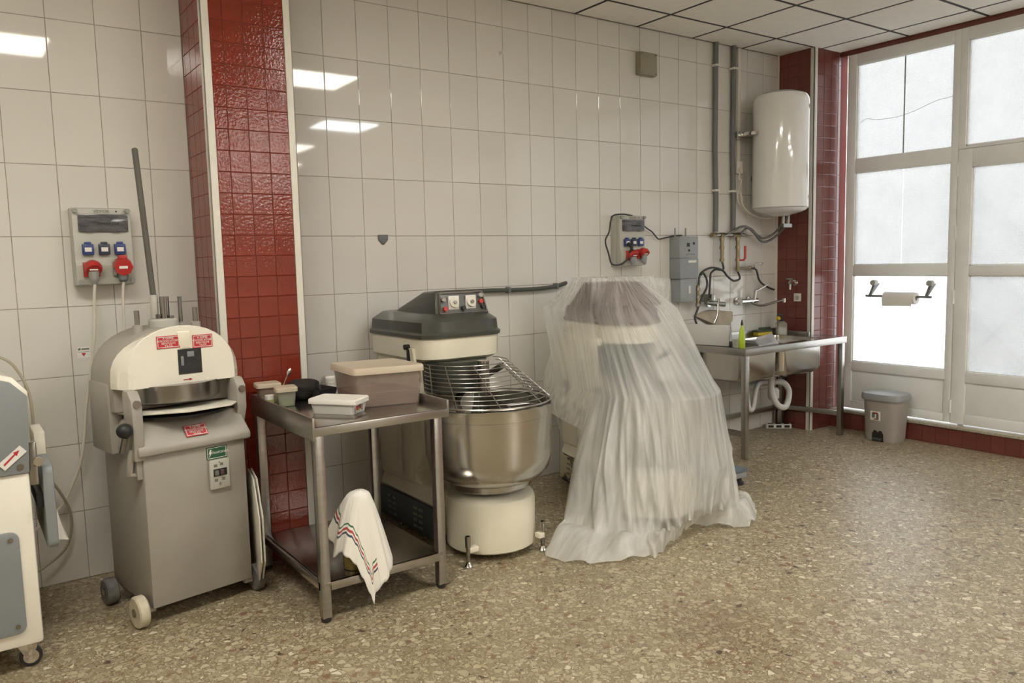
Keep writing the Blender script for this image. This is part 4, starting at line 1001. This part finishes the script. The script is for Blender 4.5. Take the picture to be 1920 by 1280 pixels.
# boiler
bo = thing('water_heater', 'white cylindrical electric water heater hung in the tiled corner', 'water heater', (3.68, -.262, 1.77))
MB().lathe([(.0, 0), (.07, .004), (.09, .012), (.10, .014), (.155, .028), (.195, .046), (.213, .066), (.2145, .075), (.2145, .885), (.211, .91), (.195, .935), (.15, .957), (.08, .972), (.0, .978)], seg=64).build('tank', 'enamel', bo, ang=25)
MB().lathe([(.2155, .062), (.2155, .070)], seg=64, cap0=False, cap1=False).build('lower_seam', 'label_grey', bo)
a = math.radians(-66); c_, s_ = math.cos(a), math.sin(a)
th = MB().cyl((.2145*c_, .2145*s_, .835), (.219*c_, .219*s_, .835), .019, seg=20).build('thermometer', 'chrome', bo)
MB().cyl((.219*c_, .219*s_, .835), (.2205*c_, .2205*s_, .835), .013, seg=16).build('dial', 'ink_grey', th)
MB().cyl((.2145*c_, .2145*s_, .145), (.218*c_, .218*s_, .145), .011, seg=14).build('badge', 'label_grey', bo)
MB().box(-.24, -.10, .05, .25, .635, .665).box(-.27, -.235, .20, .259, .62, .675).build('wall_bracket', 'chrome', bo, .004)
MB().box(-.03, .03, .10, .26, .3, .34).build('rear_bracket', 'chrome_dark', bo)
MB().cyl((.07, .02, -.07), (.07, .02, .03), .014, seg=12).cyl((.135, .02, -.06), (.135, .02, .04), .014, seg=12).box(.05, .16, .0, .04, -.085, -.055).build('safety_valve', 'chrome_dark', bo)
cable('boiler_hose', 'braided hose from the water heater underside to the right manifold joint', [(3.75, -.242, 1.72), (3.745, -.16, 1.64), (3.693, -.10, 1.605), (3.63, -.08, 1.632), (3.562, -.08, 1.676), (3.502, -.08, 1.684), (3.449, -.06, 1.640)], .0095, 'braided')
cable('boiler_hose', 'braided hose from the water heater underside to the left manifold joint', [(3.815, -.242, 1.72), (3.819, -.16, 1.645), (3.784, -.11, 1.595), (3.708, -.10, 1.575), (3.639, -.10, 1.592), (3.577, -.10, 1.643), (3.489, -.10, 1.690), (3.414, -.10, 1.696), (3.351, -.09, 1.674), (3.294, -.06, 1.640)], .0095, 'braided')
cable('power_cable', 'white looped cord from the small wall socket to the water heater', [(3.452, -.05, 2.13), (3.443, -.05, 2.078), (3.470, -.05, 2.06), (3.425, -.05, 1.951), (3.445, -.05, 1.88), (3.478, -.055, 1.911), (3.444, -.06, 1.973), (3.471, -.06, 1.881), (3.539, -.08, 1.806), (3.640, -.14, 1.762), (3.73, -.20, 1.775), (3.74, -.23, 1.79)], .0055, 'cable_white')
for x, lab in ((3.193, 'grey wall conduit falling from the ceiling, the one nearer the mixers'), (3.402, 'grey wall conduit falling from the ceiling, the one nearer the water heater')):
    o = tag(MB().tube([(x, -.025, ZC), (x-.004, -.025, 2.7), (x-.008, -.025, 2.3), (x+.004, -.025, 1.9), (x, -.025, 1.66)], .019, 12, 5).build('conduit', 'conduit_grey', None, ang=60), lab, 'conduit', 'ceiling conduits')
    for z in (2.93, 1.98): MB().box(x-.025, x+.022, -.048, 0, z-.008, z+.008).cyl((x-.002, -.054, z), (x-.002, -.046, z), .009, seg=10).build('clip', 'label_white', o)
so = thing('wall_socket', 'white wall socket at the foot of its cable trunking beside the water heater', 'socket', (3.475, 0, 2.17))
MB().box(-.036, .036, -.032, 0, -.05, .05).build('plate', 'white_strip', so, .004)
MB().box(-.016, .016, -.022, 0, .05, .93).build('trunking', 'white_strip', so, .002)
MB().cyl((-.004, -.05, -.02), (-.004, -.03, -.02), .02, seg=16).build('plug', 'cable_white', so)

# brass manifold and hoses
mf = thing('pipe_manifold', 'brass pipe manifold with a red lever valve above the sink', 'pipes', (3.33, 0, 1.635))
def mx(p): return (p[0]-3.33, p[1], p[2]-1.635)
MB().cyl(mx((3.14, -.04, 1.635)), mx((3.52, -.04, 1.635)), .013, seg=12).build('header_pipe', 'chrome_dark', mf)
for x in (3.15, 3.25, 3.40, 3.445): MB().tube([mx((x-.022, -.04, 1.635)), mx((x+.022, -.04, 1.635))], .02, 6).build('fitting', 'brass', mf, ang=20)
for x, z in ((3.25, 1.425), (3.441, 1.34)):
    vp = MB().cyl(mx((x, -.04, 1.635)), mx((x, -.04, z)), .0145, seg=12).build('riser_pipe', 'brass', mf)
    for q in (1.60, 1.535, 1.435): MB().tube([mx((x, -.04, q-.012)), mx((x, -.04, q+.012))], .0205, 6).build('nut', 'brass', vp, ang=20)
MB().tube([mx((3.441, -.04, 1.365)), mx((3.62, -.04, 1.365))], .011, 10).build('branch_pipe', 'brass', mf)
MB().tube([mx((3.441, -.062, 1.43)), mx((3.475, -.075, 1.432)), mx((3.492, -.075, 1.45)), mx((3.492, -.075, 1.545))], [.007, .008, .009, .010], 8).build('red_lever', 'red_plastic', mf)
MB().tube([mx((3.617, -.05, 1.37)), mx((3.635, -.07, 1.40)), mx((3.72, -.07, 1.398))], .007, 8).build('valve_lever', 'chrome', mf)
MB().tube([mx((3.59, -.04, 1.365)), mx((3.64, -.04, 1.365))], .018, 8).build('branch_valve', 'chrome', mf)
H = [('black hose dropping from the left brass riser to the shower tap', [(3.25, -.04, 1.43), (3.245, -.06, 1.37), (3.20, -.07, 1.358), (3.141, -.07, 1.365), (3.085, -.07, 1.337), (3.076, -.07, 1.288), (3.07, -.07, 1.213), (3.066, -.07, 1.165)]),
     ('black hose looping from the right brass riser over to the brass valve', [(3.441, -.04, 1.345), (3.42, -.08, 1.29), (3.373, -.09, 1.272), (3.321, -.09, 1.273), (3.257, -.09, 1.307), (3.186, -.10, 1.355), (3.08, -.10, 1.380), (3.0, -.10, 1.370), (2.935, -.10, 1.341), (2.915, -.10, 1.301), (2.908, -.10, 1.24)]),
     ('black hose curling down to the sink beside the grey control unit', [(2.925, -.11, 1.33), (2.95, -.11, 1.342), (2.989, -.11, 1.291), (2.989, -.11, 1.229), (2.934, -.11, 1.15), (2.886, -.11, 1.066), (2.856, -.11, 1.007), (2.874, -.11, .957)]),
     ('black hose running from the branch valve into the tiled corner', [(3.612, -.05, 1.365), (3.654, -.06, 1.345), (3.689, -.06, 1.267), (3.745, -.06, 1.225), (3.845, -.05, 1.191), (3.93, -.03, 1.175)])]
for lab, pts in H: tag(MB().tube(pts, .0085, 8, 6).build('hose', 'hose_black', None, ang=60), lab, 'hose', 'black hoses above the sink')
vv = thing('brass_valve', 'upright brass valve between two black hoses at the control unit', 'valve', (2.90, -.10, 1.16))
MB().cyl((0, 0, -.08), (0, 0, .09), .013, seg=12).build('body', 'brass', vv)
for z in (-.06, 0, .06): MB().tube([(0, 0, z-.012), (0, 0, z+.012)], .02, 6).build('nut', 'chrome_dark', vv, ang=20)
f1 = thing('wall_tap', 'chrome wall mixer tap with a thin drop pipe behind the cutting board', 'tap', (3.11, 0, 1.10))
MB().cyl((-.085, -.07, .01), (.10, -.10, -.012), .020, seg=16).build('body', 'chrome_dark', f1)
MB().box(-.065, -.015, -.11, 0, .02, .075).build('cartridge', 'chrome_dark', f1, .006)
for x in (-.06, .06): MB().cyl((x, 0, -.002), (x, -.085, -.003), .022, seg=16).build('wall_union', 'chrome', f1)
MB().tube([(.02, -.10, .0), (.012, -.11, -.05), (.0, -.11, -.10), (-.02, -.10, -.15)], .009, 10, 4).build('spout', 'chrome_dark', f1)
MB().cyl((.03, -.10, .0), (.03, -.10, .04), .010, seg=10).build('diverter', 'chrome', f1)
f2 = thing('wall_tap', 'chrome wall mixer tap with a long lever between the sink basins', 'tap', (3.55, 0, 1.098))
MB().cyl((-.105, -.07, .0), (.10, -.07, .0), .021, seg=18).build('body', 'chrome', f2)
for x in (-.075, .075): MB().lathe([(.034, 0), (.030, .012), (.017, .016), (.017, .07)], seg=20).build('wall_union', 'chrome', f2).rotation_euler = (PI/2, 0, 0); C.objects[-1].location = (x, 0, 0)
MB().tube([(.06, -.075, .0), (.06, -.085, .075)], .014, 12).tube([(.055, -.085, .075), (.12, -.10, .10), (.22, -.12, .145)], [.013, .008, .006], 10, 3).build('lever', 'chrome', f2)
MB().tube([(.03, -.075, -.02), (.07, -.10, -.035), (.12, -.13, -.038), (.26, -.19, -.005), (.29, -.20, .0)], .010, 10, 4).build('spout', 'chrome_dark', f2)
MB().cyl((.285, -.20, -.022), (.285, -.20, .012), .012, seg=12).build('aerator', 'chrome', f2)
ft = thing('wall_tap', 'small chrome tap on the red corner pillar', 'tap', (4.0, -.185, 1.23))
MB().cyl((-.002, 0, 0), (-.07, 0, 0), .016, seg=14).cyl((-.06, 0, .01), (-.065, 0, -.055), .010, seg=12).build('body', 'chrome', ft)
MB().lathe([(.030, 0), (.026, .01)], seg=18).build('rosette', 'chrome', ft).rotation_euler = (0, -PI/2, 0)
MB().tube([(-.06, .0, .015), (-.07, 0, .035)], .008, 8).tube([(-.07, -.035, .036), (-.07, .035, .036)], .008, 8).build('handle', 'chrome_dark', ft)
ws = thing('wall_socket', 'small square white socket on the red corner pillar under its tap', 'socket', (4.0, -.213, 1.11))
MB().box(-.008, 0, -.034, .034, -.034, .034).build('plate', 'white_strip', ws, .003)
b = MB().lathe([(.018, 0), (.016, .003), (.004, .003)], seg=18).build('outlet', 'label_grey', ws); b.rotation_euler = (0, -PI/2, 0); b.location = (-.0085, 0, -.003)
pp = MB().loft([[(2.945, -.022, 1.012), (3.13, -.03, 1.035), (3.40, -.022, 1.005), (3.40, -.03, .95), (3.29, -.05, .875), (3.16, -.06, .93)],
                [(2.945, -.012, 1.014), (3.13, -.012, 1.05), (3.42, -.012, 1.02), (3.42, -.012, .95), (3.29, -.02, .865), (3.16, -.02, .92)]]).build('paper_bag', 'brown_paper', None, .006)
tag(pp, 'crumpled brown paper bag pinned to the tiles under the left wall tap', 'paper bag')

# ------------------------------------------------------------------ sink unit
sk = thing('sink_unit', 'stainless steel double sink on square legs in the tiled corner', 'sink', (3.44, -.32, 0))
SX0, SX1, SY0, SY1, ZT = -.63, .63, -.30, .298, .805
B1 = (-.545, -.165, -.225, .20); B2 = (-.105, .40, -.225, .20)
tp = MB()
xs = [SX0, B1[0], B1[1], B2[0], B2[1], .545]
tp.box(SX0, SX1, SY0, B1[2], ZT-.012, ZT).box(SX0, .545, B1[3], SY1, ZT-.012, ZT)
tp.box(SX0, B1[0], B1[2], B1[3], ZT-.012, ZT).box(B1[1], B2[0], B1[2], B1[3], ZT-.012, ZT).box(B2[1], .545, B1[2], B1[3], ZT-.012, ZT).box(.545, SX1, B1[2], -.035, ZT-.012, ZT)
tp.build('worktop', 'steel_top', sk)
MB().box(SX0, SX1, SY0-.002, SY0+.012, ZT-.052, ZT).box(SX0-.002, SX0+.012, SY0, SY1, ZT-.052, ZT).box(SX1-.012, SX1, SY0, -.035, ZT-.052, ZT).build('edge_lip', 'steel', sk, .003)
MB().box(SX0, .545, SY1-.012, SY1, ZT-.01, ZT+.045).box(.535, .548, -.02, SY1, ZT-.01, ZT+.025).build('upstand', 'steel', sk, .003)
for x0, x1, y0, y1 in (B1, B2):
    R = lambda g, z, r=.05: rrect(x0-g, x1+g, y0-g, y1+g, r, z)
    bs = MB().loft([R(-.03, .535, .08), R(-.004, .553, .07), R(.008, .585, .06), R(.008, ZT-.012), R(.0, ZT-.004), R(-.004, ZT-.03), R(-.004, .60, .05), R(-.05, .572, .07)]).build('basin', 'steel_bowl', sk, ang=30)
    MB().lathe([(.03, .5735), (.028, .576), (.01, .574)], ((x0+x1)/2, (y0+y1)/2, 0), 20).build('drain', 'chrome', bs)
for x, y in ((-.602, -.275), (.595, -.275), (.52, .23), (-.602, .23)):
    MB().box(x-.02, x+.02, y-.02, y+.02, 0, ZT-.012).build('leg', 'steel', sk, .003)
MB().box(-.59, .52, .21, .24, .16, .20).build('rear_brace', 'steel', sk, .003)
MB().box(-.615, -.59, -.26, .22, .16, .20).build('side_brace', 'steel', sk, .003)
MB().hexa([(.505, .22, .16), (.535, .22, .16), (.61, -.265, .16), (.58, -.265, .16)], [(.505, .22, .2), (.535, .22, .2), (.61, -.265, .2), (.58, -.265, .2)]).build('side_brace', 'steel', sk, .003)
def ribbed(pts, r):
    P = cat(pts, 14); return P, [r*(1.0+.10*(i % 2)) for i in range(len(P))]
P, R_ = ribbed([(-.25, -.01, .54), (-.25, -.01, .44), (-.215, -.01, .29), (-.165, -.01, .29), (-.115, .0, .43), (-.02, .03, .465), (.12, .06, .45), (.25, .1, .42)], .0185)
tp1 = MB().tube(P, R_, 10).build('drain_hose', 'pvc_pipe', sk, ang=60)
MB().cyl((-.25, -.012, .50), (-.25, -.012, .545), .028, seg=16).build('drain_collar', 'pvc_pipe', tp1)
P, R_ = ribbed([(.055, -.01, .54), (.05, -.02, .40), (.09, -.04, .29), (.17, -.05, .25), (.25, -.03, .29), (.30, .0, .37), (.27, .03, .43), (.2, .08, .44), (.16, .16, .42)], .0225)
tp2 = MB().tube(P, R_, 10).build('drain_hose', 'pvc_pipe', sk, ang=60)
MB().cyl((.055, -.012, .48), (.055, -.012, .545), .030, seg=16).build('drain_collar', 'pvc_pipe', tp2)
MB().lathe([(.03, .30), (.045, .32), (.045, .38), (.03, .40)], (.17, .05, 0), 16).build('bottle_trap', 'pvc_pipe', tp2)
MB().tube([(-.2, .12, .43), (.15, .15, .435), (.3, .15, .43)], .012, 8).build('waste_pipe', 'pvc_pipe', sk)

# on the sink
o = MB().box(-.19, .19, -.008, .008, 0, .155).build('cutting_board', 'board_white', None, .004)
o.location = (2.838, -.245, .806); o.rotation_euler = (math.radians(-8), math.radians(0), math.radians(-78))
tag(o, 'white cutting board standing on edge at the left end of the sink', 'board')
t = thing('plastic_box', 'small white box with dark slots at the left sink corner', 'box', (2.84, -.075, ZT), -70)
MB().box(-.035, .035, -.045, .045, 0, .035).build('box', 'label_white', t, .004)
MB().box(-.025, .0, -.03, .03, .0345, .0365).build('slot', 'ink_grey', t)
def bottle(name, label, loc, prof, m, cap=None, catg='bottle', sc=(1, 1), rz=0):
    t = thing(name, label, catg, loc, rz)
    b = MB().lathe(prof, seg=24); b.v = [(x*sc[0], y*sc[1], z) for x, y, z in b.v]; b.build('body', m, t)
    return t
t = bottle('detergent_bottle', 'slim lime green detergent bottle standing between the cutting board and basin', (2.862, -.545, ZT), [(.001, 0), (.027, .0), (.031, .006), (.030, .08), (.022, .125), (.010, .158), (.008, .170)], 'lime', sc=(1, .6))
MB().lathe([(.009, .165), (.008, .182), (.003, .205)], seg=14).build('cap', 'black', t)
t = thing('glass_cup', 'clear cup lying tilted beside the lime green detergent bottle', 'cup', (2.838, -.515, ZT))
MB().lathe([(.020, .002), (.026, .006), (.032, .065), (.030, .065), (.024, .01), (.01, .008)], seg=20).build('cup', 'clear_tub', t)
t = thing('knife', 'steel knife standing upright behind the lime green bottle', 'knife', (2.845, -.46, ZT))
MB().prism([(-.014, .04), (.012, .04), (.010, .12), (-.004, .185)], 'y', -.002, .002).build('blade', 'chrome_dark', t)
MB().box(-.012, .012, -.007, .007, 0, .045).build('handle', 'black', t, .003)
t = thing('dish_basket', 'dark dish basket behind the white cutting board', 'basket', (2.925, -.33, ZT), 12)
MB().loft([rrect(-.035, .035, -.07, .07, .02, 0), rrect(-.04, .04, -.08, .08, .02, .04), rrect(-.035, .035, -.075, .075, .018, .04), rrect(-.031, .031, -.066, .066, .018, .006)]).build('basket', 'black_rubber', t)
MB().tube([(-.04, -.08, .043), (.04, -.08, .043), (.04, .08, .043), (-.04, .08, .043), (-.04, -.08, .043)], .003, 6).build('rim', 'chrome', t)
o = MB().loft([[(3.02, -.57, .806), (3.24, -.585, .808), (3.36, -.44, .812), (3.20, -.40, .812)], [(3.04, -.56, .812), (3.24, -.57, .83), (3.345, -.445, .875), (3.21, -.41, .85)]]).build('plastic_wrap', 'wrap_film', None, .01, seg=2)
tag(o, 'crumpled clear plastic film lying on the sink front edge', 'plastic film')
t = thing('sponge', 'yellow and green scouring sponge at the back of the sink', 'sponge', (3.72, -.075, ZT), -12)
MB().box(-.075, .075, -.035, .035, 0, .028).build('foam', 'sponge_yellow', t, .005)
MB().box(-.074, .074, -.034, .034, .028, .042).build('scourer', 'sponge_green', t, .004)
t = thing('sponge', 'dark green scouring pad leaning behind the yellow sponge', 'sponge', (3.79, -.045, ZT), -10)
MB().box(-.06, .06, -.012, .012, 0, .06).build('pad', 'sponge_green', t, .005)
t = thing('soap_bottle', 'squarish clear soap bottle with a pump in the sink corner', 'bottle', (3.87, -.15, ZT), -30)
MB().loft([rrect(-.042, .042, -.03, .03, .012, 0), rrect(-.042, .042, -.03, .03, .012, .095), rrect(-.02, .02, -.018, .018, .01, .112)]).build('body', 'clear_tub', t)
MB().loft([rrect(-.038, .038, -.027, .027, .012, .003), rrect(-.038, .038, -.027, .027, .012, .06)]).build('soap', 'label_white', t)
MB().lathe([(.018, .11), (.018, .128), (.006, .13), (.006, .165)], seg=16).box(-.035, .010, -.008, .008, .160, .174).build('pump', 'black', t)
MB().sphere((-.03, -.01, .135), .018, 12, 8).build('cap_tag', 'sponge_yellow', t)

# floor things
t = thing('power_strip', 'white power strip with black outlets on the floor below the sink', 'power strip', (3.90, -.11, 0), -42)
MB().box(-.105, .105, -.025, .025, 0, .036).build('body', 'label_white', t, .004)
for x in (-.066, 0, .066): MB().box(x-.022, x+.022, -.0265, -.02, .008, .029).box(x-.022, x+.022, -.018, .018, .034, .0375).build('outlet', 'black', t, .002)
t = thing('platform_scale', 'low blue-grey platform scale on the floor behind the plastic sheet', 'scale', (2.12, -.80, 0), -2)
MB().box(-.22, .22, -.21, .21, .085, .110).build('platform', 'scale_blue', t, .006)
MB().box(-.215, .215, -.205, .205, .05, .085).build('frame', 'unit_grey', t, .004)
for x in (-.18, .18):
    for y in (-.17, .17): MB().lathe([(.032, 0), (.032, .02), (.018, .03), (.018, .055)], (x, y, 0), 18).build('foot', 'black_rubber', t)
bn = thing('pedal_bin', 'taupe plastic pedal bin with a grey lid at the window plinth', 'bin', (4.165, -.905, 0))
def er(w, d, z, n=28): return [(math.copysign(abs(math.cos(2*PI*k/n))**.62, math.cos(2*PI*k/n))*d, math.copysign(abs(math.sin(2*PI*k/n))**.62, math.sin(2*PI*k/n))*w, z) for k in range(n)]
MB().loft([er(.128, .105, 0), er(.135, .110, .02), er(.152, .122, .335)]).build('body', 'bin_grey', bn, ang=40)
MB().loft([er(.168, .136, .322), er(.170, .138, .345), er(.162, .130, .372), er(.10, .08, .382)]).build('lid', 'bin_lid', bn, ang=40)
MB().prism([(-.045, 0), (.045, 0), (.045, .06), (.03, .085), (-.03, .085), (-.045, .06)], 'x', -.112, -.100).build('pedal_recess', 'black', bn)
MB().box(-.135, -.10, -.035, .035, .012, .03).build('pedal', 'bin_pedal', bn, .004)
st = MB().box(-.1235, -.112, -.022, .056, .165, .235).build('sticker', 'label_white', bn)
for y, z, w, h in ((.03, .205, .012, .02), (-.002, .195, .010, .024), (.015, .222, .02, .006), (.01, .175, .016, .004)): MB().box(-.1245, -.123, y-w, y+w, z-h, z+h).build('print_mark', 'ink_grey' if h > .01 else 'ink_red', st)
MB().box(.06, .13, .125, .205, .12, .225).build('hinge_housing', 'bin_grey', bn, .006)
# paper roll on the window
hr = thing('paper_towel_holder', 'grey wall bar holding the paper roll across the low window pane', 'holder', (XW, -.93, 1.20))
for y in (.235, -.215):
    MB().hexa([(-.115, y-.012, -.075), (-.10, y-.012, -.075), (-.10, y+.012, -.075), (-.115, y+.012, -.075)], [(-.05, y-.010, .02), (.028, y-.010, .02), (.028, y+.010, .02), (-.05, y+.010, .02)]).build('arm', 'conduit_grey', hr, .003)
    MB().cyl((-.075, y, .025), (-.03, y, .025), .022, seg=16).build('suction_cup', 'label_grey', hr)
MB().cyl((-.107, -.255, -.078), (-.107, .27, -.078), .009, seg=12).build('rail', 'conduit_grey', hr)
pr_ = thing('paper_roll', 'white paper towel roll hanging on the window bar', 'paper roll', (XW-.107, -.945, 1.122))
b = MB().lathe([(.018, -.125), (.046, -.125), (.046, .125), (.018, .125)], seg=32, cap0=False, cap1=False); b.v = [(x, z, y-.012) for x, y, z in b.v]; b.f.append(None) if False else None
n = 32; b.f += [(96+k, 96+(k+1) % n, (k+1) % n, k) for k in range(n)]
b.build('roll', 'paper', pr_, ang=40)
MB().add([(-.046, -.11, -.012), (-.046, .125, -.012), (-.043, .125, -.075), (-.043, -.11, -.07)], [(0, 1, 2, 3)]).build('loose_sheet', 'paper', pr_)
